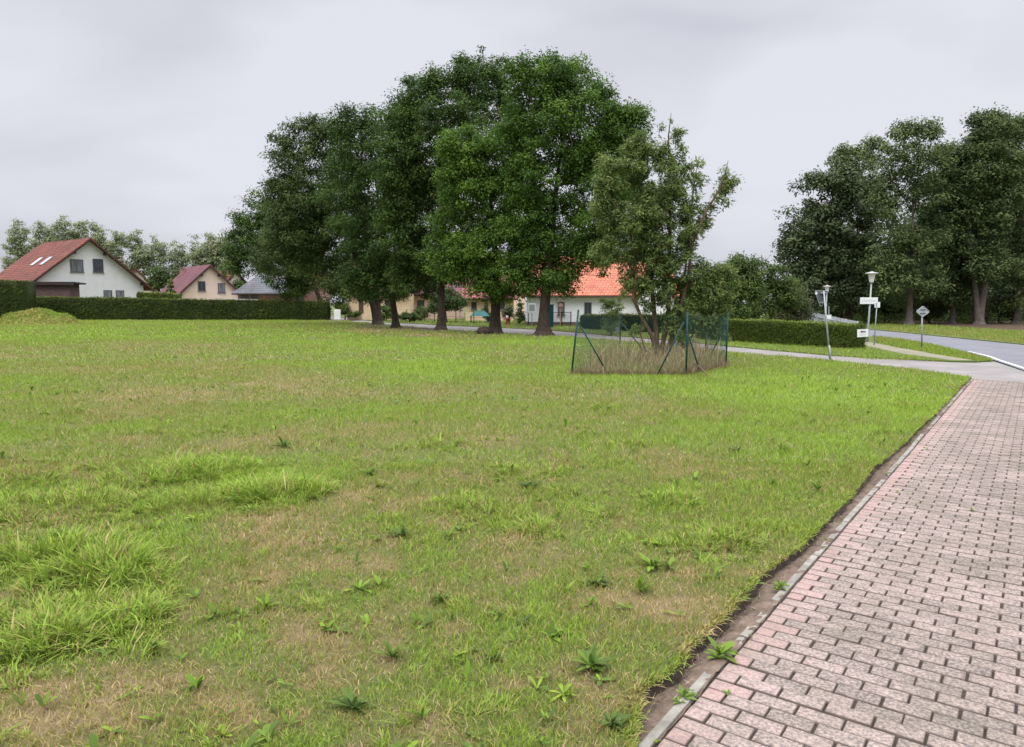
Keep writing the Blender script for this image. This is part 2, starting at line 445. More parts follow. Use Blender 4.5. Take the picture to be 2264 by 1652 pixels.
def hue(x, y):
    x = np.asarray(x, float); y = np.asarray(y, float)
    near = np.clip((13 - y) / 10, 0, 1)
    h = 0.685 - 0.19 * near
    h = h + (fbm(x * 0.42, y * 0.42, 1, 3) - 0.5) * 0.55
    h = h + (fbm(x * 1.9, y * 1.9, 9, 3) - 0.5) * (0.32 + .4 * near)
    h = h + (fbm(x * 6.5, y * 6.5, 19, 2) - 0.5) * (0.55 * near)
    for sx, sy, r, d in SPOT_W:
        h = h + (d * .75 if d < 0 else d) * np.exp(-(((x - sx) / r) ** 2 + ((y - sy) / (r * 0.9)) ** 2))
    return np.clip(h, 0.02, 0.93)

DIRT_SHADE = [(*D2G(a, b_), r) for a, b_, r in [(836, 719, 2.6), (879, 726, 2.4), (930, 727, 1.8), (980, 730, 2.2), (1040, 735, 1.2), (1095, 738, 2.0), (1197, 742, 1.7), (800, 722, 2.4), (1000, 735, 1.6), (716, 708, 2.5), (760, 712, 3)]]
def dirt(x, y):  # bare soil round the trunks; its dark colour also paints the under-tree shade
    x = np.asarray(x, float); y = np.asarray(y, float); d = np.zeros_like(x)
    for sx, sy, r in DIRT_SHADE: d = np.maximum(d, np.exp(-(((x - sx) / r) ** 2 + ((y - sy) / r) ** 2)))
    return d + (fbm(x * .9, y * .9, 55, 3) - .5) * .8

# --- lawn surface
rows = np.concatenate([np.geomspace(1.0, 20, 420), np.geomspace(20.4, 86, 90)])
ncol = 200
u = np.linspace(0, 1, ncol) ** 0.8
GX = np.zeros((len(rows), ncol)); GY = np.repeat(rows[:, None], ncol, 1)
for i, Y in enumerate(rows):
    xe = x_edge(Y) + 0.035 * (fbm(np.array([Y * 2.6]), np.array([1.0]), 5)[0] - 0.5) * 2
    xl = -(1.0 * Y + 5)
    GX[i] = xl + (xe - xl) * u
GZ = lawn_z(GX, GY)
# round shoulder at the cut edge
Hh = hue(GX.ravel(), GY.ravel())
Hh = np.where(dirt(GX.ravel(), GY.ravel()) > .52, -1.0, Hh)  # dark soil tone under the trees, shade painted in with it
V = np.stack([GX.ravel(), GY.ravel(), GZ.ravel()], 1)
idx = np.arange(len(rows) * ncol).reshape(len(rows), ncol)
q = np.stack([idx[:-1, :-1], idx[:-1, 1:], idx[1:, 1:], idx[1:, :-1]], -1).reshape(-1, 4)
# earthen side of the cut
nR = len(rows)
er = np.random.default_rng(6)
prof_ = [(0.0, 0.0), (0.006, -0.03), (0.02, -0.07), (0.035, -0.139)]
sk = []
for j, (ox, oz) in enumerate(prof_):
    jx = er.normal(0, 0.007, nR) if j else np.zeros(nR)
    sk.append(np.stack([GX[:, -1] + ox + jx, GY[:, -1], (GZ[:, -1] if j == 0 else 0) + oz + (er.normal(0, .006, nR) if j else 0)], 1))
base_i = len(V)
sidx = base_i + np.arange(4 * nR).reshape(4, nR)
qs = np.concatenate([np.stack([sidx[j, :-1], sidx[j + 1, :-1], sidx[j + 1, 1:], sidx[j, 1:]], -1) for j in range(3)])
V = np.concatenate([V] + sk); Hh = np.concatenate([Hh, np.full(4 * nR, -1.0)])
m, nt, b = new_mat('lawn_ground')
n, l = nt.nodes, nt.links
a_ = n.new("ShaderNodeAttribute"); a_.attribute_name = 'v'
rp = n.new("ShaderNodeValToRGB")
st_ = [(0.0, (0.27, 0.195, 0.10)), (0.3, (0.185, 0.145, 0.058)), (0.5, (0.125, 0.13, 0.036)), (0.7, (0.115, 0.155, 0.027)), (1.0, (0.15, 0.23, 0.03))]
while len(rp.color_ramp.elements) < len(st_): rp.color_ramp.elements.new(0.5)
for e, (p_, c_) in zip(rp.color_ramp.elements, st_): e.position = p_; e.color = (*c_, 1)
tc = n.new("ShaderNodeTexCoord"); nz = n.new("ShaderNodeTexNoise"); nz.inputs['Scale'].default_value = 26; nz.inputs['Detail'].default_value = 6
nz.inputs['Roughness'].default_value = 0.75
l.new(tc.outputs['Object'], nz.inputs['Vector'])
ma = n.new("ShaderNodeMath"); ma.operation = 'MULTIPLY_ADD'; ma.inputs[1].default_value = 0.9
mb = n.new("ShaderNodeMath"); mb.operation = 'SUBTRACT'; mb.inputs[1].default_value = 0.47
l.new(a_.outputs['Fac'], mb.inputs[0]); l.new(nz.outputs['Fac'], ma.inputs[0]); l.new(mb.outputs[0], ma.inputs[2])
l.new(ma.outputs[0], rp.inputs['Fac'])
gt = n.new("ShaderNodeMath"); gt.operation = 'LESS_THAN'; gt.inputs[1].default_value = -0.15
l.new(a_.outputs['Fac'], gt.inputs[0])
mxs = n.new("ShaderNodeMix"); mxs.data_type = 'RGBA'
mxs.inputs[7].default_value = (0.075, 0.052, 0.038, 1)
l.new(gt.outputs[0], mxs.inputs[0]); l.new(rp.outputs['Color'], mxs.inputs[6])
l.new(mxs.outputs[2], b.inputs['Base Color']); b.inputs['Roughness'].default_value = 0.95
bp = n.new("ShaderNodeBump"); bp.inputs['Strength'].default_value = 1.0; bp.inputs['Distance'].default_value = 0.03
l.new(nz.outputs['Fac'], bp.inputs['Height']); l.new(bp.outputs['Normal'], b.inputs['Normal'])
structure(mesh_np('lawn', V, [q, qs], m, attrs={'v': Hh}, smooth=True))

# --- lane, main road, verges, footpath
lowR = [D2G(*p, Z_ROAD) for p in lane_low_D]
upR = [D2G(*p, Z_ROAD) for p in lane_up_D]
near_D = [(1925, 744), (1990, 750), (2060, 761), (2130, 777), (2172, 787), (2196, 796), (2227, 806.5)]
far_D = [(1925, 727.5), (2000, 734.5), (2100, 744.5), (2227, 757)]
nearW = [D2G(*p, Z_ROAD) for p in near_D]
farW = [D2G(*p, Z_ROAD) for p in far_D]

def extrap(p, q_, d):
    v = Vector((q_[0] - p[0], q_[1] - p[1])).normalized() * d
    return (q_[0] + v.x, q_[1] + v.y)

nearF = extrap(nearW[1], nearW[0], 70); farF = extrap(farW[1], farW[0], 70)
nearN = extrap(nearW[-2], nearW[-1], 9); farN = extrap(farW[-2], farW[-1], 22)
lane_poly = [(x - 0.6, y - 0.3) for x, y in lowR[::-1]] + [kp(KL - 0.3, 0.0), kp(KL - 0.3, 9), nearN, nearW[-1], nearW[-2]] + [(x + 0.4, y + 0.3) for x, y in upR]
lane_poly = [(lowR[-1][0] - 22, lowR[-1][1] + 12)] + lane_poly + [(upR[-1][0] - 22, upR[-1][1] + 12)]

def strip(name, A, B, z, mat):
    n_ = len(A)
    v = [(x, y, z) for x, y in A] + [(x, y, z) for x, y in B]
    m_ = MB(); m_.add(v, [(i, i + 1, n_ + i + 1, n_ + i) for i in range(n_ - 1)])
    o = m_.build(name, mat)
    if o.data.polygons[0].normal.z < 0: o.data.flip_normals()
    return structure(o)

nA = min(len(lowR), len(upR))
laneA = [(lowR[-1][0] - 22, lowR[-1][1] + 12)] + [(x - 0.5, y - 0.3) for x, y in lowR[::-1]] + [kp(KL - 0.3, 0.0), kp(KL - 0.3, 9.5)]
laneB = [(upR[-1][0] - 22, upR[-1][1] + 12)] + [(x + 0.4, y + 0.3) for x, y in upR[::-1]] + [(nearW[-3][0], nearW[-3][1] + .4), nearN]
strip('lane', laneA, laneB, Z_ROAD, M['lane'])
A = [nearF] + nearW + [nearN]
Bf = [farF] + [farW[0], farW[1], ((farW[1][0] + farW[2][0]) / 2, (farW[1][1] + farW[2][1]) / 2), farW[2], ((farW[2][0] + farW[3][0]) / 2, (farW[2][1] + farW[3][1]) / 2), farW[3],
             extrap(farW[-2], farW[-1], 9), farN]
strip('main_road', A, Bf, Z_ROAD + 0.004, M['asphalt'])

def offset(P, d):
    out = []
    for i, p in enumerate(P):
        a = Vector(P[max(0, i - 1)]); c = Vector(P[min(len(P) - 1, i + 1)])
        t = (c - a).normalized(); nn = Vector((t.y, -t.x))
        out.append((p[0] + nn.x * d, p[1] + nn.y * d))
    return out
strip('road_edge_line', offset(Bf, 0.10), offset(Bf, 0.26), Z_ROAD + 0.008, M['line'])
strip('road_edge_line', offset(nearW[3:] + [nearN], -0.10), offset(nearW[3:] + [nearN], -0.22), Z_ROAD + 0.008, M['line'])

M['verge'] = pbr('verge_grass', (0.0697, 0.1107, 0.0164), (0.1230, 0.1435, 0.0369), 1.2, 0.95, 0.8, 22)
up0 = [D2G(*p) for p in lane_up_D]
near0 = [D2G(*p) for p in near_D[:6]]
verge_poly = [(up0[-1][0] - 20, up0[-1][1] + 12)] + up0[::-1] + [D2G(2160, 798.5)] + near0[::-1] + [extrap(near0[1], near0[0], 70), (30, 230), (-200, 230), (-200, 120)]
sheet('verge', verge_poly, -0.002, M['verge'], 0.13)
far0 = [D2G(*p) for p in far_D]
fv = [extrap(far0[1], far0[0], 70)] + far0 + [extrap(far0[-2], far0[-1], 22), (60, 12), (200, 12), (200, 230), (60, 230)]
sheet('far_verge', fv, -0.002, M['verge'], 0.13)
fl = [D2G(1900, 708), D2G(1960, 713), D2G(2040, 717), D2G(2130, 723), D2G(2227, 728.5), D2G(2330, 735), (75, 30), (190, 30), (190, 220), (55, 220)]
sheet('forest_floor', fl, 0.004, M['litter'])
fpA = [D2G(*p, 0.004) for p in [(1900, 760), (1930, 768), (2000, 783), (2080, 793), (2104, 796.5)]]
fpB = [D2G(*p, 0.004) for p in [(1900, 752), (1935, 759), (1995, 770), (2070, 783), (2155, 797)]]
strip('footpath', fpA, fpB, 0.004, M['path'])

# --- soil strip beside the kerb, with its own crumbs
ns = 520
ss = np.linspace(-K_BACK, KL + 0.05, ns)
o_k = np.array([-0.62, -0.34, -0.24, -0.16, -0.10, -0.055, -0.02])
z_k = np.array([-0.108, -0.106, -0.098, -0.085, -0.066, -0.050, -0.044])
offs = np.concatenate([[-.62, -.45], np.linspace(-.36, -.015, 20), [.0, .02, .04, .056]])
zz = np.concatenate([np.interp(offs[:22], o_k, z_k), [-.040, -.036, -.036, -.040]])
P = []
for s_ in ss:
    for o__, z_ in zip(offs, zz):
        x_, y_ = kp(s_, o__)
        if o__ > -.06: z_ = z_ + .03 * (float(vnoise(np.array([s_ * 1.7]), np.array([.5]), 7)[0]) - .42)
        P.append((x_, y_, z_ + 0.022 * (fbm(np.array([x_ * 7]), np.array([y_ * 7]), 2)[0] - 0.5) * 2 + 0.016 * (fbm(np.array([x_ * 34]), np.array([y_ * 34]), 6, 3)[0] - .5) * 2))
P = np.array(P); ix = np.arange(ns * len(offs)).reshape(ns, len(offs))
q = np.stack([ix[:-1, :-1], ix[:-1, 1:], ix[1:, 1:], ix[1:, :-1]], -1).reshape(-1, 4)
structure(mesh_np('soil_strip', P, [q], M['soil'], smooth=True))

# dry clippings lying on the soil
# --- kerb stones (edging, one metre blocks, slightly out of line)
mk = MB()
kr = random.Random(5)
s_ = -K_BACK
ang = math.atan2(kd.y, kd.x)
while s_ < KL - 0.02:
    L_ = min(0.99, KL - s_)
    sink = kr.choice([0.002, 0.004, 0.006, 0.01, 0.016])
    x_, y_ = kp(s_ + L_ / 2, 0.028 + kr.uniform(-0.006, 0.006))
    mk.box((x_, y_, -0.022 - sink - 0.1), (L_ - 0.014, 0.046, 0.2), Matrix.Rotation(ang + kr.uniform(-0.006, 0.006), 3, 'Z'))
    s_ += 1.0
ok = mk.build('kerb', M['kerb'], bevel=0.006); structure(ok)

# --- concrete block paving, running bond across the way
BL, BW, JT = 0.2, 0.1, 0.0075
PW = 5.4
vv, ff, cc, ce = [], [], [], []
base = sheet('paving_bed', [kp(-K_BACK, 0.05), kp(-K_BACK, PW + .3), kp(KL, PW + .3), kp(KL, 0.05)], Z_PAVE - 0.02, pbr('joint_sand', (0.055, 0.042, 0.034), (0.10, 0.075, 0.055), 8, 0.95, 0.6, 60))
pr = np.random.default_rng(3)
nr = int((KL + K_BACK) / BW)
for r_ in range(nr):
    s0 = -K_BACK + r_ * BW
    off = 0.062 + (0 if r_ % 2 == 0 else -BL / 2)
    k_ = 0
    wob = pr.normal(0, 0.0015)
    while off + k_ * BL < PW:
        a0 = max(off + k_ * BL, 0.062); a1 = off + (k_ + 1) * BL
        k_ += 1
        jx, js = pr.normal(0, 0.0015, 2)
        x0, x1 = a0 + JT * .65 + jx, a1 - JT * .65 + jx
        y0, y1 = s0 + JT / 2 + js + wob, s0 + BW - JT / 2 + js + wob
        c0, ch = pr.normal(0, 0.0016), 0.005
        tx, ty = pr.normal(0, 0.006, 2)
        cen = ((x0 + x1) / 2, (y0 + y1) / 2)
        b0 = len(vv)
        for (xx, yy, zz_) in [(x0, y0, -ch - .022), (x1, y0, -ch - .022), (x1, y1, -ch - .022), (x0, y1, -ch - .022),
                              (x0, y0, -ch), (x1, y0, -ch), (x1, y1, -ch), (x0, y1, -ch),
                              (x0 + ch, y0 + ch, 0), (x1 - ch, y0 + ch, 0), (x1 - ch, y1 - ch, 0), (x0 + ch, y1 - ch, 0)]:
            px, py = kp(yy, xx)
            vv.append((px, py, Z_PAVE + zz_ + c0 + (xx - cen[0]) * tx + (yy - cen[1]) * ty))
        for i in range(4):
            j = (i + 1) % 4
            ff.append((b0 + i, b0 + 4 + i, b0 + 4 + j, b0 + j)); ff.append((b0 + 4 + i, b0 + 8 + i, b0 + 8 + j, b0 + 4 + j))
        ff.append((b0 + 11, b0 + 10, b0 + 9, b0 + 8))
        # blocks near the kerb stay pinker, the driven middle is grey and worn
        wear = np.clip((cen[0] - 0.10) / 0.2, 0, 1) * .85 + 0.5 * (fbm(np.array([cen[0] * 1.3]), np.array([cen[1] * 0.7]), 8)[0] - 0.5)
        cc += [float(np.clip(wear + pr.normal(0, 0.12), 0, 1))] * 12
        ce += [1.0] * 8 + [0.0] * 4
m, nt, b = new_mat('paving_block')
n, l = nt.nodes, nt.links
a_ = n.new("ShaderNodeAttribute"); a_.attribute_name = 'v'
rp = n.new("ShaderNodeValToRGB"); e = rp.color_ramp.elements
e.new(0.4); e.new(0.75)
for el, p_, c_ in zip(e, (0, 0.4, 0.75, 1), ((0.335, 0.235, 0.212), (0.27, 0.216, 0.193), (0.235, 0.197, 0.176), (0.18, 0.155, 0.138))):
    el.position = p_; el.color = (*c_, 1)
tc = n.new("ShaderNodeTexCoord")
nz = n.new("ShaderNodeTexNoise"); nz.inputs['Scale'].default_value = 60; nz.inputs['Detail'].default_value = 3; nz.inputs['Roughness'].default_value = 0.7
n2 = n.new("ShaderNodeTexNoise"); n2.inputs['Scale'].default_value = 2.2; n2.inputs['Detail'].default_value = 5
l.new(tc.outputs['Object'], nz.inputs['Vector']); l.new(tc.outputs['Object'], n2.inputs['Vector'])
r2 = n.new("ShaderNodeValToRGB"); r2.color_ramp.elements[0].position = 0.38; r2.color_ramp.elements[1].position = 0.64
r2.color_ramp.elements[0].color = (0.66, 0.66, 0.66, 1); r2.color_ramp.elements[1].color = (1.9, 1.82, 1.72, 1)
r3 = n.new("ShaderNodeValToRGB"); r3.color_ramp.elements[0].position = 0.35; r3.color_ramp.elements[1].position = 0.65
r3.color_ramp.elements[0].color = (0.78, 0.79, 0.74, 1); r3.color_ramp.elements[1].color = (1.08, 1.05, 1.05, 1)
m1 = n.new("ShaderNodeMix"); m1.data_type = 'RGBA'; m1.blend_type = 'MULTIPLY'; m1.inputs[0].default_value = 1.0
m2 = n.new("ShaderNodeMix"); m2.data_type = 'RGBA'; m2.blend_type = 'MULTIPLY'
l.new(a_.outputs['Fac'], rp.inputs['Fac']); l.new(nz.outputs['Fac'], r2.inputs['Fac']); l.new(n2.outputs['Fac'], r3.inputs['Fac'])
l.new(rp.outputs['Color'], m1.inputs[6]); l.new(r3.outputs['Color'], m1.inputs[7])
wm = n.new("ShaderNodeMath"); wm.operation = 'MULTIPLY_ADD'; wm.inputs[1].default_value = 0.65; wm.inputs[2].default_value = 0.3
l.new(a_.outputs['Fac'], wm.inputs[0]); l.new(wm.outputs[0], m2.inputs[0])
l.new(m1.outputs[2], m2.inputs[6]); l.new(r2.outputs['Color'], m2.inputs[7])
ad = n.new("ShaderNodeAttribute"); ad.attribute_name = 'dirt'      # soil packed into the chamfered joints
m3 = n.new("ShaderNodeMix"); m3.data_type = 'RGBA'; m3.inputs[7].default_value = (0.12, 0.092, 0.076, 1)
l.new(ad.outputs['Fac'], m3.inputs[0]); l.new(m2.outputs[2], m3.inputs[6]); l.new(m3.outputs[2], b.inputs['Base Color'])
b.inputs['Roughness'].default_value = 0.85; b.inputs['Specular IOR Level'].default_value = 0.25
bp = n.new("ShaderNodeBump"); bp.inputs['Strength'].default_value = 0.5; bp.inputs['Distance'].default_value = 0.004
l.new(nz.outputs['Fac'], bp.inputs['Height']); l.new(bp.outputs['Normal'], b.inputs['Normal'])
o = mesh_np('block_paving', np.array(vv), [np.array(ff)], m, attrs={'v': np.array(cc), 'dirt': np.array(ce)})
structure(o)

# ================================================================== GRASS
def blades(pos, h, w, heading, lean, val, seg=True, rng=RNG, face=None):
    """pos (N,3); returns verts, quads, tris, v"""
    N = len(pos)
    fa = rng.uniform(0, 2 * np.pi, N) if face is None else face
    sx, sy = np.cos(fa) * w / 2, np.sin(fa) * w / 2
    lx, ly = np.cos(heading) * lean * h, np.sin(heading) * lean * h
    up = h * np.sqrt(np.clip(1 - 0.55 * lean ** 2, 0.1, 1))
    zero = np.zeros(N)
    a = pos + np.stack([-sx, -sy, zero], 1); c = pos + np.stack([sx, sy, zero], 1)
    tip = pos + np.stack([lx, ly, up], 1)
    if not seg:
        V = np.stack([a, c, tip], 1).reshape(-1, 3)
        i = np.arange(N) * 3
        return V, None, np.stack([i, i + 1, i + 2], 1), np.repeat(val, 3)
    mid = pos + np.stack([lx * 0.32, ly * 0.32, up * 0.62], 1)
    d = mid + np.stack([-sx * .8, -sy * .8, zero], 1); e = mid + np.stack([sx * .8, sy * .8, zero], 1)
    V = np.stack([a, c, e, d, tip], 1).reshape(-1, 3)
    i = np.arange(N) * 5
    return V, np.stack([i, i + 1, i + 2, i + 3], 1), np.stack([i + 3, i + 2, i + 4], 1), np.repeat(val, 5)

class GrassAcc:
    def __init__(s): s.V = []; s.Q = []; s.T = []; s.A = []; s.n = 0
    def add(s, V, Q, T, A):
        s.V.append(V); s.A.append(A)
        if Q is not None: s.Q.append(Q + s.n)
        if T is not None: s.T.append(T + s.n)
        s.n += len(V)
    def build(s, name, mat, parent=None):
        return mesh_np(name, np.concatenate(s.V), [np.concatenate(x) for x in (s.Q, s.T) if x], mat, parent, {'v': np.concatenate(s.A)})

G = GrassAcc()
def lawn_band(y0, y1, dens, hmean, w, seg):
    Ymid = (y0 + y1) / 2
    X0, X1 = -(0.80 * y1 + 1.6), 0.80 * y1 + 1.6
    n_ = int((X1 - X0) * (y1 - y0) * dens)
    x = RNG.uniform(X0, X1, n_); y = RNG.uniform(y0, y1, n_)
    k = (x < x_edge(y) + 0.01) & (np.abs(x) < 0.80 * y + 1.6)
    x, y = x[k], y[k]
    hv = hue(x, y)
    thin = RNG.uniform(0, 1, len(x)) < 0.45 + 0.75 * np.clip(hv, 0, .75)
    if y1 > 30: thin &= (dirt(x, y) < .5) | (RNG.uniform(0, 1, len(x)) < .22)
    x, y, hv = x[thin], y[thin], hv[thin]
    n_ = len(x)
    val = np.clip(hv + RNG.normal(0.03, 0.18, n_), 0, 1)
    straw = RNG.uniform(0, 1, n_) < 0.24 * (1.15 - hv)
    val[straw] = RNG.uniform(0, 0.2, straw.sum())
    lumpy = 0.65 + 0.9 * fbm(x * 3.1, y * 3.1, 31, 2) * (0.5 + hv)
    h = hmean * lumpy * RNG.uniform(0.55, 1.3, n_)
    lean = np.clip(RNG.normal(0.62, 0.25, n_), 0.05, 1.2)
    lean[straw] = np.clip(RNG.normal(1.0, 0.2, straw.sum()), 0.4, 1.3)
    z = lawn_z(x, y) - 0.004
    near_edge = np.clip((x - (x_edge(y) - 0.05)) / 0.05, 0, 1) * (y < 16.6)
    head = RNG.uniform(0, 2 * np.pi, n_)
    head = np.where(near_edge > 0, -0.6 + RNG.normal(0, 0.7, n_), head)
    wv = w * RNG.uniform(0.6, 1.4, n_)
    G.add(*blades(np.stack([x, y, z], 1), h, wv, head, lean, val, seg))

lawn_band(1.6, 3.2, 11500, 0.033, 0.0042, True)
lawn_band(3.2, 5.0, 7500, 0.036, 0.0050, True)
lawn_band(5.0, 8.0, 4300, 0.044, 0.0066, True)
lawn_band(8.0, 13.0, 1700, 0.058, 0.0105, False)
lawn_band(13.0, 22.0, 600, 0.066, 0.017, False)
lawn_band(22.0, 38.0, 170, 0.075, 0.030, False)
lawn_band(38.0, 76.0, 46, 0.10, 0.060, False)

# grass hanging over the cut edge
def arcs(pos, h, w, head, lean, droop, val, rng=RNG):
    N = len(pos); fa = head + np.pi / 2 + rng.normal(0, .5, N)
    sx, sy = np.cos(fa) * w / 2, np.sin(fa) * w / 2
    P_ = []
    for t, k in ((0, .8), (.38, 1), (.72, .75), (1, 0)):
        hor = lean * h * t ** 1.35; ver = h * (np.sqrt(np.clip(1 - .45 * np.minimum(lean, 1.4) ** 2, .08, 1)) * t - droop * t ** 2.6)
        c = pos + np.stack([np.cos(head) * hor, np.sin(head) * hor, ver], 1)
        if k: 
            o3 = np.stack([sx * k, sy * k, np.zeros(N)], 1); P_ += [c - o3, c + o3]
        else: P_.append(c)
    V_ = np.stack(P_, 1).reshape(-1, 3); i = np.arange(N) * 7
    Q_ = np.concatenate([np.stack([i, i + 1, i + 3, i + 2], 1), np.stack([i + 2, i + 3, i + 5, i + 4], 1)])
    return V_, Q_, np.stack([i + 4, i + 5, i + 6], 1), np.repeat(val, 7)
NF = 6500
fy = np.concatenate([RNG.uniform(1.8, 16.5, NF // 2), 1.8 * (16.5 / 1.8) ** RNG.uniform(0, 1, NF - NF // 2)])
fx = x_edge(fy) + RNG.normal(-.015, .018, NF)
fh = RNG.uniform(.022, .06, NF) * (0.6 + .9 * fbm(fx * 2.5, fy * 2.5, 91, 2))
fhead = math.atan2(kn.y, kn.x) + RNG.normal(0, 1.1, NF)
fv = np.clip(hue(fx, fy) + RNG.normal(0.02, .16, NF), 0, 1)
G.add(*arcs(np.stack([fx, fy, lawn_z(fx, fy) - .006], 1), fh, .0045 + .0007 * fy, fhead, np.clip(RNG.normal(.7, .35, NF), .1, 1.4), RNG.uniform(.1, .6, NF), fv))
def clump(acc, x, y, rad, height, nb, w, v0, v1, spread=0.55, rng=RNG):
    """a tussock made of many tillers, each a small fan of arching blades"""
    nt_ = max(3, int(nb / 11)); per = 11
    r = rad * np.sqrt(rng.uniform(0, 1, nt_)); a = rng.uniform(0, 2 * np.pi, nt_)
    tx, ty = x + r * np.cos(a), y + r * np.sin(a) * 0.8
    th_ = height * rng.uniform(0.45, 1.2, nt_) * (1 - 0.4 * (r / rad) ** 2)
    tl_ = np.clip(0.15 + spread * (r / rad) * .8 + rng.normal(0, .18, nt_), 0, 1.1)
    ta = a + rng.normal(0, .8, nt_); tv = rng.uniform(v0, v1, nt_)
    fb = fbm(tx * 5 + 3, ty * 5, 63, 2)
    th_ = th_ * (.45 + 1.1 * fb)
    keep = np.nonzero((fb > .36) | (rng.uniform(0, 1, nt_) < .3))[0]
    if len(keep) < 3: keep = np.arange(nt_)
    k = np.repeat(keep, per); N = len(k)
    px, py = tx[k] + rng.normal(0, .012, N), ty[k] + rng.normal(0, .012, N)
    h = th_[k] * rng.uniform(.45, 1.25, N)
    dxh = np.cos(ta[k]) * tl_[k] + rng.normal(0, .38, N); dyh = np.sin(ta[k]) * tl_[k] + rng.normal(0, .38, N)
    val = np.clip(tv[k] * .93 + rng.normal(0, .1, N), 0, 1)
    dry = rng.uniform(0, 1, N) < 0.07; val[dry] = rng.uniform(.02, .3, dry.sum())
    acc.add(*arcs(np.stack([px, py, lawn_z(px, py) - .005], 1), h, w * rng.uniform(.6, 1.35, N), np.arctan2(dyh, dxh), np.clip(np.hypot(dxh, dyh), 0, 1.35), rng.uniform(.05, .5, N), val, rng))

# many small unnamed tussocks belong to the lawn itself
for k in range(420):
    y = 2.4 + 26 * RNG.uniform(0, 1) ** 1.7
    x = RNG.uniform(-0.78 * y - 1, min(x_edge(y) - 0.15, 0.78 * y + 1))
    hv = hue(np.array([x]), np.array([y]))[0]
    if RNG.uniform() > hv * 1.1: continue
    clump(G, x, y, RNG.uniform(0.06, 0.22), RNG.uniform(0.07, 0.13), int(40 + 40 * min(1, 6 / y)), 0.0045 + 0.0006 * y, 0.5, 0.95, 0.7)
for k in range(170):
    dx, dy = RNG.uniform(-60, 420), RNG.uniform(1000, 1450)
    if dx > 470 - (dy - 1000) * .3: continue
    x, y = D2G(dx, dy)
    clump(G, x, y, RNG.uniform(.06, .2), RNG.uniform(.09, .17), 60, .007, .5, .92, .9)
small_D = [(130, 870, .35, .16), (150, 912, .4, .17), (980, 985, .4, .16), (1140, 935, .7, .15), (1210, 1170, .2, .13), (1000, 1110, .2, .13),
           (60, 1045, .3, .18), (30, 1120, .3, .18), (380, 1110, .25, .12), (1400, 985, .3, .12), (1330, 905, .6, .14), (940, 815, 1.0, .15),
           (800, 805, .7, .14), (300, 960, .4, .13), (440, 960, .3, .14), (1270, 1090, .3, .12), (1330, 1140, .2, .12), (1690, 1170, .2, .12), (1560, 930, .5, .12), (700, 975, .3, .12)]
for dx, dy, r_, h_ in small_D:
    x, y = D2G(dx, dy)
    clump(G, x, y, r_, h_, int(140 + 200 * r_), 0.0045 + 0.0006 * y, 0.6, 0.98, 0.7)

# verges beyond the lane
def in_poly(x, y, poly):
    inside = np.zeros(len(x), bool); j = len(poly) - 1
    for i in range(len(poly)):
        xi, yi = poly[i]; xj, yj = poly[j]
        c = ((yi > y) != (yj > y)) & (x < (xj - xi) * (y - yi) / (yj - yi + 1e-12) + xi)
        inside ^= c; j = i
    return inside

GV = GrassAcc()
def d_scatter(polyD, count, hpx, vmean, vspread, wfac=1.0, hmax=0.14):
    xs = [p[0] for p in polyD]; ys = [p[1] for p in polyD]
    dx = RNG.uniform(min(xs), max(xs), count * 3); dy = RNG.uniform(min(ys), max(ys), count * 3)
    k = in_poly(dx, dy, polyD); dx, dy = dx[k][:count], dy[k][:count]
    uu, vv_ = (dx - CX) / F, (CY - dy) / F
    t = -CAM_H / (-sp + vv_ * cp)
    x, y = uu * t, (cp + vv_ * sp) * t
    n_ = len(x)
    h = np.minimum(hpx * y / F, hmax) * RNG.uniform(0.6, 1.4, n_)
    val = np.clip(vmean + (fbm(x * .5, y * .5, 41, 3) - .5) * 0.5 + RNG.normal(0, vspread, n_), 0, 1)
    GV.add(*blades(np.stack([x, y, np.full(n_, -0.005)], 1), h, wfac * y * 0.0011, RNG.uniform(0, 6.28, n_), RNG.uniform(0.2, 0.9, n_), val, False))
d_scatter([(1926, 795), (1840, 786), (1620, 767), (1500, 754), (1400, 745), (1400, 735), (1620, 750), (1925, 770), (1930, 771), (2000, 785), (2095, 798)], 9000, 4.5, 0.66, 0.12)
d_scatter([(1400, 747), (1290, 737), (1200, 729), (1000, 721), (840, 713), (780, 706), (780, 698), (1200, 708), (1400, 724)], 7000, 3.5, 0.62, 0.12)
d_scatter([(1935, 757), (1928, 745), (1990, 751), (2060, 763), (2130, 779), (2195, 797), (2160, 798), (2070, 784), (1995, 770)], 9000, 6, 0.62, 0.15)
d_scatter([(1925, 727), (2000, 734), (2100, 743), (2240, 757), (2300, 762), (2300, 735), (2227, 730), (2130, 724), (2040, 718), (1930, 713)], 9000, 3.5, 0.55, 0.12)
stuff(GV.build('verge_grass', M['blade']), 'short roadside grass between the lane, the hedge and the main road', 'grass')

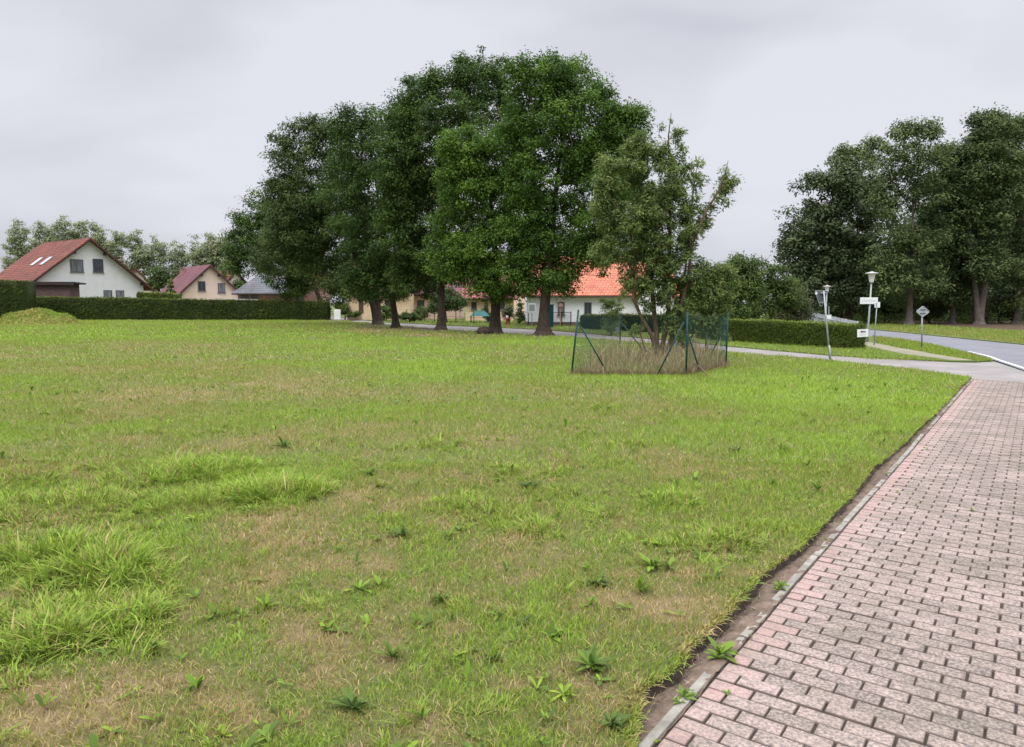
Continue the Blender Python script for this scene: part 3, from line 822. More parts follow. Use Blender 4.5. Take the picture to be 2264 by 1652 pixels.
# weeds --------------------------------------------------------------
def rosette(acc, x, y, size, nl, v0, v1, upright=0.45, wf=0.26, rng=None, z=None):
    rng = rng or np.random.default_rng(int(abs(x * 971 + y * 113)) + 5)
    z0 = lawn_z(np.array([x]), np.array([y]))[0] if z is None else z
    for k in range(nl):
        a = 2 * np.pi * k / nl + rng.normal(0, 0.6)
        L = size * rng.uniform(0.45, 1.2); wd = L * wf * rng.uniform(0.8, 1.2)
        rise = np.clip(upright + rng.normal(0.1, 0.3), 0.05, 1.35)
        d = np.array([np.cos(a), np.sin(a)]); s = np.array([-d[1], d[0]])
        prof = [0.25, 0.75, 1.0, 0.72, 0.05]
        V = []
        for i, t in enumerate([0, 0.3, 0.58, 0.82, 1.0]):
            hor = L * (t * np.cos(rise) + 0.12 * t * t)
            zz_ = L * (np.sin(rise) * t - 0.35 * t ** 2.2 * np.cos(rise) * 0.7) + 0.012
            hw = wd / 2 * prof[i]
            for sd_ in (-1, 0, 1):
                V.append((x + d[0] * hor + s[0] * hw * sd_, y + d[1] * hor + s[1] * hw * sd_, z0 + max(zz_, 0.006) + (0.22 * hw if sd_ else 0)))
        Q = []
        for i in range(4):
            for j in range(2):
                Q.append((i * 3 + j, i * 3 + j + 1, i * 3 + 4 + j, i * 3 + 3 + j))
        vv_ = np.clip(rng.uniform(v0, v1), 0, 1)
        acc.add(np.array(V), np.array(Q), None, np.full(15, vv_))

SW = GrassAcc()                          # a scatter of small seedlings nobody could count
for k in range(520):
    y = 2.4 + 15 * RNG.uniform() ** 1.5
    x = RNG.uniform(-0.76 * y - .6, min(x_edge(y) - 0.12, 0.76 * y + .6))
    rosette(SW, x, y, RNG.uniform(0.03, 0.075) * (1 + y * 0.04), int(RNG.integers(4, 8)), 0.15, 0.85, RNG.uniform(0.2, 0.9), RNG.uniform(.22, .4), rng=RNG)
stuff(SW.build('seedling_weeds', M['weed']), 'tiny green seedlings scattered all through the short lawn', 'weeds')
stuff(G.build('lawn_grass', M['blade']), 'patchy green and straw coloured short grass covering the lawn', 'grass')

def weed_thing(dx, dy, size, nl, v0, v1, up, wf, label, group='broadleaf weeds in the lawn'):
    x, y = D2G(dx, dy); size *= .52; wf *= .85; nl = int(nl * 1.5)
    acc = GrassAcc(); rosette(acc, x, y, size, nl, v0, v1, up, wf)
    if nl > 10: rosette(acc, x + .03, y - .02, size * .6, nl // 2, v0, v1, up + .3, wf, rng=np.random.default_rng(int(dx)))
    o = acc.build('broadleaf_weed', M['weed'])
    tag(o, label, 'weed', group)

weed_thing(1305, 1478, .22, 20, .1, .6, .5, .24, 'largest leafy weed, dark green and spreading, close to the soil edge at the lower right')
weed_thing(1352, 1606, .16, 10, .0, .25, .4, .34, 'blue green weed right at the cut edge, lowest beside the bare soil')
weed_thing(1322, 1292, .22, 14, .05, .4, .35, .3, 'dark glossy rosette with broad leaves, left of a taller upright weed')
weed_thing(1416, 1312, .22, 14, .5, .9, 1.0, .22, 'tall upright yellow green weed standing right of a dark glossy rosette')
weed_thing(1306, 1340, .14, 12, .55, .85, .6, .26, 'small light green weed just below the dark glossy rosette')
weed_thing(1440, 1256, .26, 14, .45, .85, .4, .24, 'wide bright weed with long sprawling leaves above the tall upright one')
weed_thing(1440, 1205, .16, 10, .6, .95, .3, .4, 'flat round leaved bright weed between the sprawling weed and the soft grass tuft')
weed_thing(866, 1455, .17, 18, .2, .6, .7, .2, 'bushy mid green weed with a lone thin stalk rising from it')
weed_thing(780, 1570, .20, 18, .05, .35, .6, .22, 'dark green ragged weed patch near the bottom centre')
weed_thing(885, 1185, .22, 16, .0, .35, .6, .24, 'dark bluish weed beside a small bare earth patch')
weed_thing(990, 1188, .20, 12, .4, .75, .55, .2, 'fresh star shaped plantain right of the dark bluish weed')
weed_thing(795, 1302, .19, 12, .5, .85, .35, .26, 'light green weed lying flat alone in the dry middle of the lawn')
weed_thing(968, 1330, .20, 14, .2, .6, .6, .24, 'mid green weed with a taller shoot, right of the flat light green one')
weed_thing(588, 1345, .17, 9, .6, .9, .8, .22, 'thin yellow green shoot weed standing apart in dry grass at the lower left')
weed_thing(1245, 1540, .14, 9, .7, 1.0, .7, .3, 'upright lime green weed below the largest leafy weed')
weed_thing(1090, 1456, .13, 10, .05, .3, .4, .3, 'small grey green rosette left of the largest leafy weed')
weed_thing(1155, 1378, .14, 10, .0, .25, .3, .3, 'small dark flat rosette in the dry lawn above the grey green one')
weed_thing(496, 1632, .09, 5, .85, 1.0, .7, .55, 'tiny lime yellow seedling with round leaves at the bottom edge')
weed_thing(434, 1153, .16, 9, .9, 1.0, .6, .4, 'yellowish leafy weed in front of the bright grass tufts')
weed_thing(1625, 1000, .22, 12, .0, .2, .5, .3, 'dark weed on a reddish dry patch, nearer the kerb than its paler neighbour')
weed_thing(1728, 998, .28, 12, .4, .7, .6, .26, 'pale green weed on the lush side near the kerb, beyond the dark one')
weed_thing(627, 990, .28, 12, .05, .3, .6, .3, 'dark clump of broad leaves beyond the long grass on the left')
weed_thing(815, 1048, .24, 12, .4, .7, .4, .28, 'flat mid green weed alone in the lawn right of the long bright tuft')
weed_thing(1172, 1078, .24, 12, .0, .3, .45, .34, 'dark broad leaved weed just below a light green grassy tuft')
for dx, dy, sz, lab in [(1592, 1448, .10, 'bright green weed sprouting between kerb stones, lone and largest of the kerb weeds'),
                        (1512, 1545, .06, 'low green weed in the kerb joint nearest the bottom edge'),
                        (1725, 1300, .07, 'small green weed in a kerb gap up the slope from the largest kerb weed')]:
    x, y = D2G(dx, dy, Z_PAVE)
    acc = GrassAcc()
    rosette(acc, x, y, sz, 12, .35, .8, .6, .3, z=Z_PAVE - .01)
    rosette(acc, x + kd.x * .06, y + kd.y * .06, sz * .7, 9, .3, .7, .5, .35, z=Z_PAVE - .01, rng=np.random.default_rng(3))
    rosette(acc, x - kd.x * .05, y - kd.y * .05, sz * .6, 8, .3, .7, .5, .35, z=Z_PAVE - .01, rng=np.random.default_rng(4))
    tag(acc.build('kerb_weed', M['weed']), lab, 'weed', 'weeds growing along the kerb')
JW = GrassAcc()
for k in range(55):
    s_ = RNG.uniform(0, KL); o__ = 0.06 + PW * RNG.uniform() ** 2 * .9 if k > 22 else RNG.uniform(-0.01, 0.07)
    x, y = kp(round(s_ / BW) * BW if o__ > .08 else s_, o__)
    rosette(JW, x, y, RNG.uniform(0.02, 0.04), 7, .35, .85, .6, .4, rng=RNG, z=Z_PAVE - 0.008)
CL = GrassAcc()
nc_ = 2600
cs = KL * RNG.uniform(0, 1, nc_) ** 1.6 - .6; co = RNG.uniform(-.26, -.01, nc_)
cxy = np.array([kp(a_, b_) for a_, b_ in zip(cs, co)])
CL.add(*blades(np.stack([cxy[:, 0], cxy[:, 1], np.interp(co, o_k, z_k) + .012], 1), RNG.uniform(.02, .06, nc_), RNG.uniform(.002, .005, nc_), RNG.uniform(0, 6.28, nc_), RNG.uniform(1.0, 1.5, nc_), np.clip(RNG.normal(.3, .25, nc_), 0, 1), False))
stuff(CL.build('grass_clippings', M['straw']), 'dry clippings lying on the bare soil beside the kerb', 'clippings')
stuff(JW.build('joint_moss', M['weed']), 'tiny green sprouts in the joints of the block paving', 'moss')

def tuft_thing(dx, dy, rad, h, nb, v0, v1, label, extra=(), w=0.0085):
    x, y = D2G(dx, dy)
    acc = GrassAcc()
    clump(acc, x, y, rad * 1.08, h * .85, int(nb * 1.3), w, v0, v1, 0.75)
    for ex, ey, er, eh, en in extra:
        xx, yy = D2G(ex, ey); clump(acc, xx, yy, er * 1.2, eh * .9, int(en * 1.3), w, v0, v1, 0.8)
    tag(acc.build('grass_tuft', M['blade']), label, 'grass tuft', 'tufts of long grass in the lawn')

tuft_thing(605, 1095, .46, .30, 1900, .72, 1.0, 'big lime green tuft of long grass, brightest in the lawn, beside a dry strip', [(520, 1100, .3, .2, 500), (690, 1085, .2, .2, 350)])
tuft_thing(440, 1045, .55, .26, 1700, .7, .98, 'long bright grass tuft just behind and left of the brightest one', [(330, 1060, .4, .2, 600), (500, 1035, .35, .22, 600)])
tuft_thing(400, 1110, .42, .17, 800, .6, .95, 'looser green grass tuft left of the brightest tuft and in front of the one behind', [(300, 1120, .35, .16, 400)])
tuft_thing(215, 1265, .34, .25, 1300, .62, .98, 'wide arching grass tuft with broad blades at the middle of the left side', [(120, 1230, .34, .26, 1100), (300, 1280, .2, .18, 500)], .0095)
tuft_thing(95, 1420, .26, .2, 1000, .6, .98, 'yellow green grass tuft near the left edge with a flattened front', [(170, 1390, .26, .2, 900)], .009)
tuft_thing(285, 1375, .2, .18, 800, .62, .95, 'small dense grass tuft with dark earth at its foot, lower left', [(335, 1380, .1, .13, 200)], .0095)
tuft_thing(110, 1130, .6, .2, 1300, .55, .92, 'broad soft patch of long grass at the left edge behind the arching tuft', [(60, 1060, .4, .2, 500), (210, 1110, .5, .17, 700)])
tuft_thing(1170, 1048, .42, .16, 700, .66, 1.0, 'light green grassy tuft in the middle of the lawn above a dark weed', [(1110, 1040, .2, .14, 200)])
tuft_thing(1090, 1135, .4, .15, 700, .55, .9, 'feathery grass tuft with broad leaves mixed in, centre of the lawn', [(1020, 1115, .3, .15, 350), (1180, 1170, .3, .14, 350)])
tuft_thing(1478, 1108, .27, .17, 600, .62, .95, 'round bristling grass tuft right of centre towards the kerb')
tuft_thing(1600, 1195, .36, .15, 900, .58, .92, 'soft green grass tuft closest to the cut edge by the kerb', [(1540, 1205, .2, .12, 250)])
tuft_thing(2008, 897, .3, .14, 500, .35, .62, 'dark green tussock beside the kerb at the far right', (), .012)

# ================================================================== TREES
def leaf_cloud(centers, radii, npc, lsize, lw, rng, flat=0.62, vbase=None, droop=0.35):
    """clusters of small leaf-shaped faces; returns verts, quads, v"""
    P, VAL = [], []
    nc = len(centers)
    cnt = np.maximum(6, (npc * (radii / radii.mean()) ** 2 * rng.uniform(0.6, 1.4, nc)).astype(int))
    rep = np.repeat(np.arange(nc), cnt)
    N = len(rep)
    d = rng.normal(0, 1, (N, 3)); d /= np.linalg.norm(d, axis=1)[:, None]
    rr = rng.uniform(0.15, 1, N) ** 0.55
    # ragged outline: each cluster has a few lobes
    ph = rng.uniform(0, 6.28, (nc, 2)); az = np.arctan2(d[:, 1], d[:, 0])
    lob = 1 + 0.28 * np.sin(3 * az + ph[rep, 0]) + 0.2 * np.sin(5 * az + ph[rep, 1])
    off = d * (rr * lob)[:, None] * radii[rep][:, None]
    off[:, 2] *= flat
    pos = centers[rep] + off
    # leaf frame: mostly facing up and outward
    nrm = d * 0.55 + rng.normal(0, 0.5, (N, 3)); nrm[:, 2] += 0.75
    nrm /= np.linalg.norm(nrm, axis=1)[:, None]
    ax = d + rng.normal(0, 0.6, (N, 3)); ax[:, 2] -= droop
    ax -= nrm * (ax * nrm).sum(1)[:, None]; ax /= np.linalg.norm(ax, axis=1)[:, None] + 1e-9
    sd_ = np.cross(nrm, ax)
    L = lsize * rng.uniform(0.6, 1.4, N)[:, None]; W = lw * rng.uniform(0.7, 1.3, N)[:, None]
    V = np.stack([pos - ax * L / 2, pos + sd_ * W / 2 - ax * L * .08, pos + ax * L / 2, pos - sd_ * W / 2 - ax * L * .08], 1).reshape(-1, 3)
    i = np.arange(N) * 4
    vc = rng.normal(0.5, 0.16, nc) if vbase is None else vbase + rng.normal(0, 0.15, nc)
    val = np.clip(vc[rep] + rng.normal(0, 0.08, N), 0, 1)
    return V, np.stack([i, i + 1, i + 2, i + 3], 1), np.repeat(val, 4)

def skeleton(trunks, centers, rng, tip_r, trunk_r, sides=6, maxr=None):
    """limbs grown from the trunk polylines to each leaf cluster"""
    nodes = []; par = []; onr = []
    for pts, r0, r1 in trunks:
        prev = -1
        for i, p in enumerate(pts):
            nodes.append(np.array(p, float)); par.append(prev); prev = len(nodes) - 1
            t = i / (len(pts) - 1)
            onr.append(r0 * (1 - t) ** 0.8 + r1)
    ntr = len(nodes)
    low = {}
    start = min(n_[2] for n_ in nodes)
    order = np.argsort([min(np.linalg.norm(c - n_) for n_ in nodes[:ntr]) for c in centers])
    hmin = start + 0.16 * (max(n_[2] for n_ in nodes) - start)
    for ci in order:
        c = centers[ci]
        A = np.array(nodes)
        dd = np.linalg.norm(A - c, axis=1) + 0.9 * np.maximum(0, A[:, 2] - c[2] + 0.15) + (A[:, 2] < hmin) * 50
        j = int(np.argmin(dd))
        p = nodes[j]
        v = c - p; Ld = np.linalg.norm(v)
        k = max(1, int(Ld / 0.9))
        prev = j
        bow = rng.normal(0, 0.10 * Ld, 3)
        for q_ in range(1, k + 1):
            t = q_ / k
            pt = p + v * t + bow * math.sin(math.pi * t) + np.array([0, 0, -0.10 * Ld * math.sin(math.pi * t)])
            nodes.append(pt); par.append(prev); onr.append(None); prev = len(nodes) - 1
    n_ = len(nodes)
    load = np.zeros(n_)
    ischild = np.zeros(n_, bool)
    for p_ in par:
        if p_ >= 0: ischild[p_] = True
    load[~ischild] = 1
    for i in range(n_ - 1, -1, -1):
        if par[i] >= 0: load[par[i]] += load[i]
    rad = tip_r * np.maximum(load, 1) ** 0.5
    for i in range(n_):
        if onr[i] is not None: rad[i] = onr[i]
    for i in range(ntr, n_):
        rad[i] = min(rad[i], rad[par[i]] * 0.85)
    V, Q = [], []
    vi = 0
    for i in range(n_):
        if par[i] < 0: continue
        a, b_ = nodes[par[i]], nodes[i]
        d = b_ - a; Ld = np.linalg.norm(d)
        if Ld < 1e-5: continue
        d = d / Ld
        ref = np.array([0, 0, 1.0]) if abs(d[2]) < 0.9 else np.array([1.0, 0, 0])
        u_ = np.cross(d, ref); u_ /= np.linalg.norm(u_); w_ = np.cross(d, u_)
        S = 12 if i < ntr else (sides if rad[i] > 0.03 else 4)
        ra = rad[par[i]] if (i < ntr or par[i] >= ntr) else min(rad[par[i]], rad[i] * 1.3)
        ang_ = np.arange(S) * 2 * np.pi / S
        ring = np.cos(ang_)[:, None] * u_ + np.sin(ang_)[:, None] * w_
        V.append(a - d * rad[i] * .2 + ring * ra); V.append(b_ + ring * rad[i])
        k = np.arange(S); k2 = (k + 1) % S
        Q.append(np.stack([vi + k, vi + k2, vi + S + k2, vi + S + k], 1)); vi += 2 * S
    return np.concatenate(V), np.concatenate(Q)

def tree(name, label, cat, base, blobs, mat, bark, trunk_r, group=None, seed=1, Y=None, lsize=0.2, lw=0.09, npc=80, cr=0.75, dens=1.0,
         lean=(0, 0), trunks=None, top=0.72, depth=0.85, vb=None, flat=0.62, flare=True, tip=0.014, split=None, droop=.35, grow=1.0):
    npc = int(npc * 1.9); dens = dens * 2.7
    rng = np.random.default_rng(seed)
    if Y is None: bx, by = D2G(*base)
    else:
        by = Y; bx = at(base[0], Y, base[1])[0]
    root = thing(name, label, cat, (bx, by, 0), 0, group)
    o_ = np.array([bx, by, 0.0])
    C, RD = [], []
    for bl in blobs:
        dx, dy, rx, ry = bl[:4]
        Yo = by + (bl[4] if len(bl) > 4 else rng.uniform(-1, 1) * 0.35 * rx * by / F)
        c = np.array(at(dx, Yo, dy)); m_ = Yo / F * math.hypot(1, (dx - CX) / F * 0)
        a, b_, d_ = rx * m_, ry * m_, max(rx, ry * .7) * m_ * depth
        k = max(2, int(dens * 1.05 * (a * b_ * d_) ** (2 / 3) / cr ** 2 * 2.2))
        u_ = rng.normal(0, 1, (k, 3)); u_ /= np.linalg.norm(u_, axis=1)[:, None]
        rr = rng.uniform(0.12, 1, k) ** 0.45
        shr = grow - 0.3 * cr / max(a, b_, cr)
        p = c + u_ * rr[:, None] * np.array([a, d_, b_]) * shr
        C.append(p); RD.append(np.full(k, min(cr, 0.8 * min(a, b_))) * rng.uniform(0.65, 1.25, k))
    C = np.concatenate(C); RD = np.concatenate(RD)
    C[:, 2] = np.maximum(C[:, 2], 0.35 * RD + 0.1)
    V, Q, val = leaf_cloud(C, RD, npc, lsize, lw, rng, flat, vb, droop)
    mesh_np('crown', V - o_, [Q], mat, root, {'v': val})
    H = C[:, 2].max() * top
    if trunks is None:
        cx_, cy_ = C[:, 0].mean(), C[:, 1].mean()
        def poly(x0, lx, ly, r0, h0=0.0):
            pts = []
            for i in range(9):
                t = i / 8
                z = h0 + (H - h0) * t
                pts.append((bx + x0 + (cx_ - bx) * t ** 1.5 * 0.8 + lx * t + 0.12 * math.sin(3 * t + seed), by + (cy_ - by) * t ** 1.5 * 0.8 + ly * t + 0.1 * math.sin(4 * t + seed * 2), z))
            return (pts, r0, 0.02)
        tr = [poly(0, lean[0], lean[1], trunk_r)]
        if split:
            tr.append(poly(0, split[0], split[1], trunk_r * .62))
    else: tr = trunks
    if flare and trunks is None:
        pts, r0, r1 = tr[0]
        p0, p1 = np.array(pts[0]), np.array(pts[1])
        sub = [tuple(p0 + (p1 - p0) * t) for t in (0, .06, .16, .35, .65)]
        tr[0] = (sub + pts[1:], r0, r1)
    CC = C[rng.permutation(len(C))[:160]]
    tv, tq = skeleton(tr, CC, rng, tip, trunk_r)
    if flare:
        zz_ = tv[:, 2]; f_ = 1 + .6 * np.exp(-np.maximum(zz_, 0) / 0.2) * (np.hypot(tv[:, 0] - bx, tv[:, 1] - by) < trunk_r * 2.2)
        an = np.arctan2(tv[:, 1] - by, tv[:, 0] - bx)
        f_ = 1 + (f_ - 1) * (0.75 + 0.35 * np.sin(5 * an + seed))
        tv[:, 0] = bx + (tv[:, 0] - bx) * f_; tv[:, 1] = by + (tv[:, 1] - by) * f_
    mesh_np('trunk', tv - o_, [tq], bark, root, smooth=True)
    return root

ROW = 'row of tall trees along the lane'
tree('ash_tree', 'leftmost tree of the row, low rounded crown behind the end of the long hedge', 'tree', (716, 707), 
     [(565, 515, 58, 75), (600, 470, 48, 55), (640, 570, 70, 80), (530, 575, 34, 42), (675, 575, 50, 60), (640, 640, 42, 26), (620, 510, 60, 70), (570, 545, 60, 62), (520, 560, 22, 44)],
     M['leaf_ash'], M['bark'], .36, ROW, 21, grow=1.1, lsize=.26, lw=.12, npc=75, cr=.95)
tree('ash_tree', 'dark tree with an airy top and left leaning trunk, second from the row\'s left end', 'tree', (836, 718),
     [(655, 300, 36, 48), (690, 275, 30, 26), (640, 385, 55, 65), (690, 420, 75, 100), (745, 340, 60, 75), (660, 510, 70, 85), (740, 510, 85, 105), (790, 590, 65, 60), (690, 585, 55, 40), (610, 440, 34, 50), (620, 330, 24, 40), (720, 300, 40, 40), (600, 560, 50, 60), (760, 640, 60, 36), (690, 480, 80, 90), (805, 420, 50, 90), (812, 530, 50, 80)],
     M['leaf_ash_dark'], M['bark'], .42, ROW, 22, grow=1.08, lsize=.23, lw=.10, npc=70, cr=.85, lean=(-1.2, 0), split=(1.5, .6))
tree('ash_tree', 'dark full tree with a thin leaning trunk, third from the left in the row', 'tree', (879, 725),
     [(795, 300, 55, 60), (855, 300, 65, 65), (840, 420, 90, 105), (830, 530, 80, 90), (860, 600, 55, 55), (905, 430, 65, 110), (890, 260, 40, 50), (760, 420, 60, 90), (850, 640, 70, 34), (800, 620, 55, 45), (770, 270, 40, 36), (900, 560, 60, 80)],
     M['leaf_ash'], M['bark'], .30, ROW, 23, grow=1.08, lsize=.2, lw=.09, npc=80, cr=.8, lean=(-.8, 0), vb=.42)
tree('ash_tree', 'tall tree with a pointed airy top, fourth from the left in the row', 'tree', (980, 729),
     [(925, 225, 55, 60), (960, 180, 35, 35), (1066, 150, 26, 42), (1000, 215, 75, 62), (1075, 200, 60, 50), (955, 330, 90, 105), (1005, 300, 95, 95), (930, 470, 70, 95), (960, 575, 62, 70), (1095, 240, 55, 70), (990, 420, 70, 80), (900, 260, 45, 60), (1066, 125, 12, 24), (900, 400, 60, 100), (930, 630, 50, 34), (1000, 560, 60, 70), (1110, 160, 40, 30), (1020, 160, 40, 34), (870, 350, 46, 110), (875, 520, 46, 90), (900, 600, 40, 50)],
     M['leaf_ash'], M['bark'], .34, ROW, 24, grow=1.08, lsize=.19, lw=.085, npc=85, cr=.75, vb=.52)
tree('ash_tree', 'bright green tree with a stout trunk, second from the right in the row', 'tree', (1095, 737),
     [(1045, 325, 58, 42), (1100, 370, 80, 75), (1035, 400, 60, 70), (1075, 450, 105, 85), (1100, 540, 105, 80), (1050, 560, 70, 70), (1115, 610, 75, 55), (1030, 600, 45, 50), (1160, 420, 40, 50), (990, 500, 40, 50), (970, 570, 40, 50), (1130, 320, 50, 50), (1090, 640, 60, 30), (1010, 340, 50, 50), (1160, 500, 60, 70)],
     M['leaf_ash_bright'], M['bark'], .42, ROW, 25, grow=1.08, lsize=.17, lw=.08, npc=95, cr=.68, vb=.55)
tree('ash_tree', 'tallest broad domed tree, rightmost of the row, beside the orange roofed house', 'tree', (1197, 741),
     [(1205, 174, 75, 48), (1265, 180, 62, 55), (1180, 245, 75, 75), (1275, 280, 105, 100), (1360, 275, 62, 60), (1395, 300, 40, 55), (1210, 390, 95, 100), (1330, 410, 95, 95), (1250, 510, 105, 85), (1200, 595, 85, 58), (1310, 560, 58, 36), (1385, 490, 46, 66), (1155, 480, 60, 80), (1340, 330, 70, 60), (1150, 175, 40, 45), (1320, 210, 34, 40), (1400, 260, 36, 34), (1240, 146, 60, 22), (1160, 330, 50, 80), (1400, 420, 45, 70), (1170, 600, 60, 50), (1235, 610, 50, 44), (1330, 600, 16, 20)],
     M['leaf_ash_bright'], M['bark'], .42, ROW, 26, grow=1.08, lsize=.17, lw=.08, npc=95, cr=.7, vb=.46)

# young multi-stemmed tree inside the wire enclosure
ybx, yby = D2G(1450, 800)
def stem(path, Yo=0.0):
    pts = []
    for i, (dx, dy) in enumerate(path):
        t = i / (len(path) - 1)
        pts.append(tuple(at(dx, yby + Yo * t, dy)))
    pts[0] = (pts[0][0], pts[0][1], -0.02)
    return pts
stems = [(stem([(1450, 800), (1452, 740), (1446, 690), (1440, 620), (1430, 540), (1420, 450), (1410, 370), (1400, 320)], .4), .085, .008),
         (stem([(1456, 800), (1440, 740), (1415, 695), (1400, 660), (1408, 600), (1395, 520), (1370, 470), (1350, 440)], -.5), .06, .007),
         (stem([(1458, 800), (1470, 735), (1480, 670), (1478, 600), (1482, 500), (1480, 400), (1478, 300), (1484, 250)], .2), .075, .006),
         (stem([(1466, 800), (1500, 700), (1520, 620), (1530, 540), (1560, 470), (1590, 420), (1603, 385), (1610, 355)], -.6), .055, .006),
         (stem([(1470, 800), (1495, 740), (1500, 680), (1515, 600), (1525, 500), (1535, 400), (1545, 350)], .7), .05, .006),
         (stem([(1445, 800), (1425, 770), (1415, 735), (1420, 700)], -.4), .03, .004),
         (stem([(1470, 800), (1510, 770), (1540, 730), (1560, 690), (1575, 660)], .5), .035, .005)]
tree('young_tree', 'loose multi stemmed young tree growing inside the green wire enclosure', 'tree', (1450, 800),
     [(1405, 370, 48, 62), (1360, 400, 36, 50), (1468, 285, 12, 22), (1490, 300, 16, 36), (1462, 335, 20, 36), (1500, 350, 22, 36), (1486, 262, 9, 16), (1465, 400, 55, 65), (1532, 385, 26, 40), (1607, 400, 20, 34), (1600, 440, 22, 36), (1400, 500, 62, 75), (1480, 500, 66, 80), (1555, 470, 24, 42), (1440, 590, 58, 52),
      (1500, 590, 55, 50), (1345, 470, 30, 60), (1560, 620, 46, 42), (1570, 665, 42, 36), (1430, 670, 24, 24), (1380, 560, 40, 40), (1500, 700, 36, 30), (1528, 520, 30, 50), (1350, 390, 36, 50), (1330, 450, 26, 40), (1410, 330, 40, 40), (1440, 450, 60, 60), (1400, 620, 40, 50), (1540, 660, 50, 50), (1590, 640, 36, 60), (1440, 530, 60, 60), (1500, 440, 40, 50), (1580, 690, 36, 34), (1460, 640, 60, 40), (1540, 715, 30, 22), (1600, 620, 28, 46), (1570, 730, 30, 20), (1330, 560, 24, 40), (1510, 745, 26, 20), (1590, 745, 22, 18), (1480, 720, 24, 24), (1410, 735, 20, 18)],
     M['leaf_willow'], M['bark_brown'], .08, None, 31, lsize=.13, lw=.036, npc=46, cr=.23, dens=.55, trunks=stems, flare=False, tip=.0035, depth=.9, flat=.8, droop=.1)

# small trees and shrubs across the lane
tree('small_tree', 'small round dark green tree across the lane behind a thicker trunk', 'tree', (987, 713), [(985, 662, 42, 26), (965, 672, 24, 20), (1012, 668, 22, 22)], M['leaf_ash_dark'], M['bark'], .12, None, 41, lsize=.2, lw=.1, npc=60, cr=.55, flare=False)
tree('conifer', 'narrow dark conifer between the two rightmost trunks of the row', 'conifer', (1151, 716), [(1151, 700, 11, 16), (1151, 680, 9, 14), (1151, 666, 6, 10)], M['leaf_ash_dark'], M['bark'], .06, None, 42, lsize=.14, lw=.05, npc=60, cr=.35, flare=False)
tree('shrub', 'brownish garden shrub left of the narrow conifer', 'shrub', (1126, 714), [(1126, 690, 14, 20), (1120, 700, 10, 12)], M['leaf_olive'], M['bark'], .05, None, 43, lsize=.14, lw=.07, npc=60, cr=.4, flare=False)
tree('shrub', 'dark upright shrub against the yellow house, close to the stout trunk', 'shrub', (1078, 712), [(1074, 690, 9, 20), (1080, 698, 8, 12)], M['leaf_ash_dark'], M['bark'], .05, None, 44, lsize=.14, lw=.07, npc=60, cr=.4, flare=False)
tree('shrub', 'low spreading bush beside the yellow walled house at the lane bend', 'shrub', (760, 700), [(758, 682, 22, 16), (780, 692, 18, 9)], M['leaf_bush'], M['bark'], .05, None, 45, Y=76, lsize=.2, lw=.1, npc=60, cr=.5, flare=False)
tree('shrub', 'low dark bush by the lane between two trunks of the row', 'shrub', (905, 712), [(905, 700, 22, 9), (890, 702, 12, 8)], M['leaf_ash_dark'], M['bark'], .05, None, 46, lsize=.16, lw=.08, npc=60, cr=.4, flare=False)
tree('shrub', 'feathery grey green shrub in front of the hedge of the orange roofed house', 'shrub', (1352, 741), [(1352, 715, 24, 24), (1356, 685, 26, 26), (1336, 668, 12, 14), (1372, 664, 12, 12)], M['leaf_willow'], M['bark_brown'], .05, None, 47, lsize=.13, lw=.035, npc=70, cr=.36, flare=False)
tree('shrub', 'small shrub in front of the maroon roofed house', 'shrub', (378, 672), [(378, 630, 7, 14), (378, 645, 9, 10)], M['leaf_bush'], M['bark'], .05, None, 48, Y=84, lsize=.2, lw=.1, npc=50, cr=.4, flare=False)

tree('shrub', 'loose light green bush against the first yellow house, behind the second trunk', 'shrub', (850, 709), [(850, 690, 16, 16), (868, 697, 14, 9)], M['leaf_bush'], M['bark'], .05, None, 49, Y=72, lsize=.2, lw=.1, npc=60, cr=.5, flare=False)
tree('shrub', 'dark bush in front of the low cream house, left of the small round tree', 'shrub', (930, 710), [(928, 692, 18, 16), (940, 698, 12, 9)], M['leaf_ash_dark'], M['bark'], .05, None, 50, Y=72, lsize=.2, lw=.1, npc=60, cr=.5, flare=False)

# bushes behind the right hand hedge
tree('bush', 'tall light green bush directly right of the young tree', 'bush', (1615, 748), [(1600, 640, 42, 50), (1630, 590, 40, 42), (1640, 660, 50, 46), (1610, 700, 44, 26), (1660, 610, 30, 40)], M['leaf_bush'], M['bark'], .12, 'bushes behind the hedge', 51, Y=38, lsize=.15, lw=.07, npc=95, cr=.55, flare=False, vb=.6)
tree('bush', 'rounded mid green bush in the middle behind the trimmed hedge', 'bush', (1700, 748), [(1695, 610, 46, 46), (1700, 660, 60, 48), (1670, 690, 50, 30), (1735, 650, 36, 44)], M['leaf_bush'], M['bark'], .12, 'bushes behind the hedge', 52, Y=41, lsize=.15, lw=.07, npc=95, cr=.6, flare=False, vb=.42)
tree('bush', 'olive brown bush left of the triangular sign, behind the hedge', 'bush', (1762, 748), [(1755, 660, 38, 36), (1775, 680, 28, 30), (1740, 690, 42, 28)], M['leaf_olive'], M['bark'], .12, 'bushes behind the hedge', 53, Y=44, lsize=.15, lw=.07, npc=90, cr=.6, flare=False)

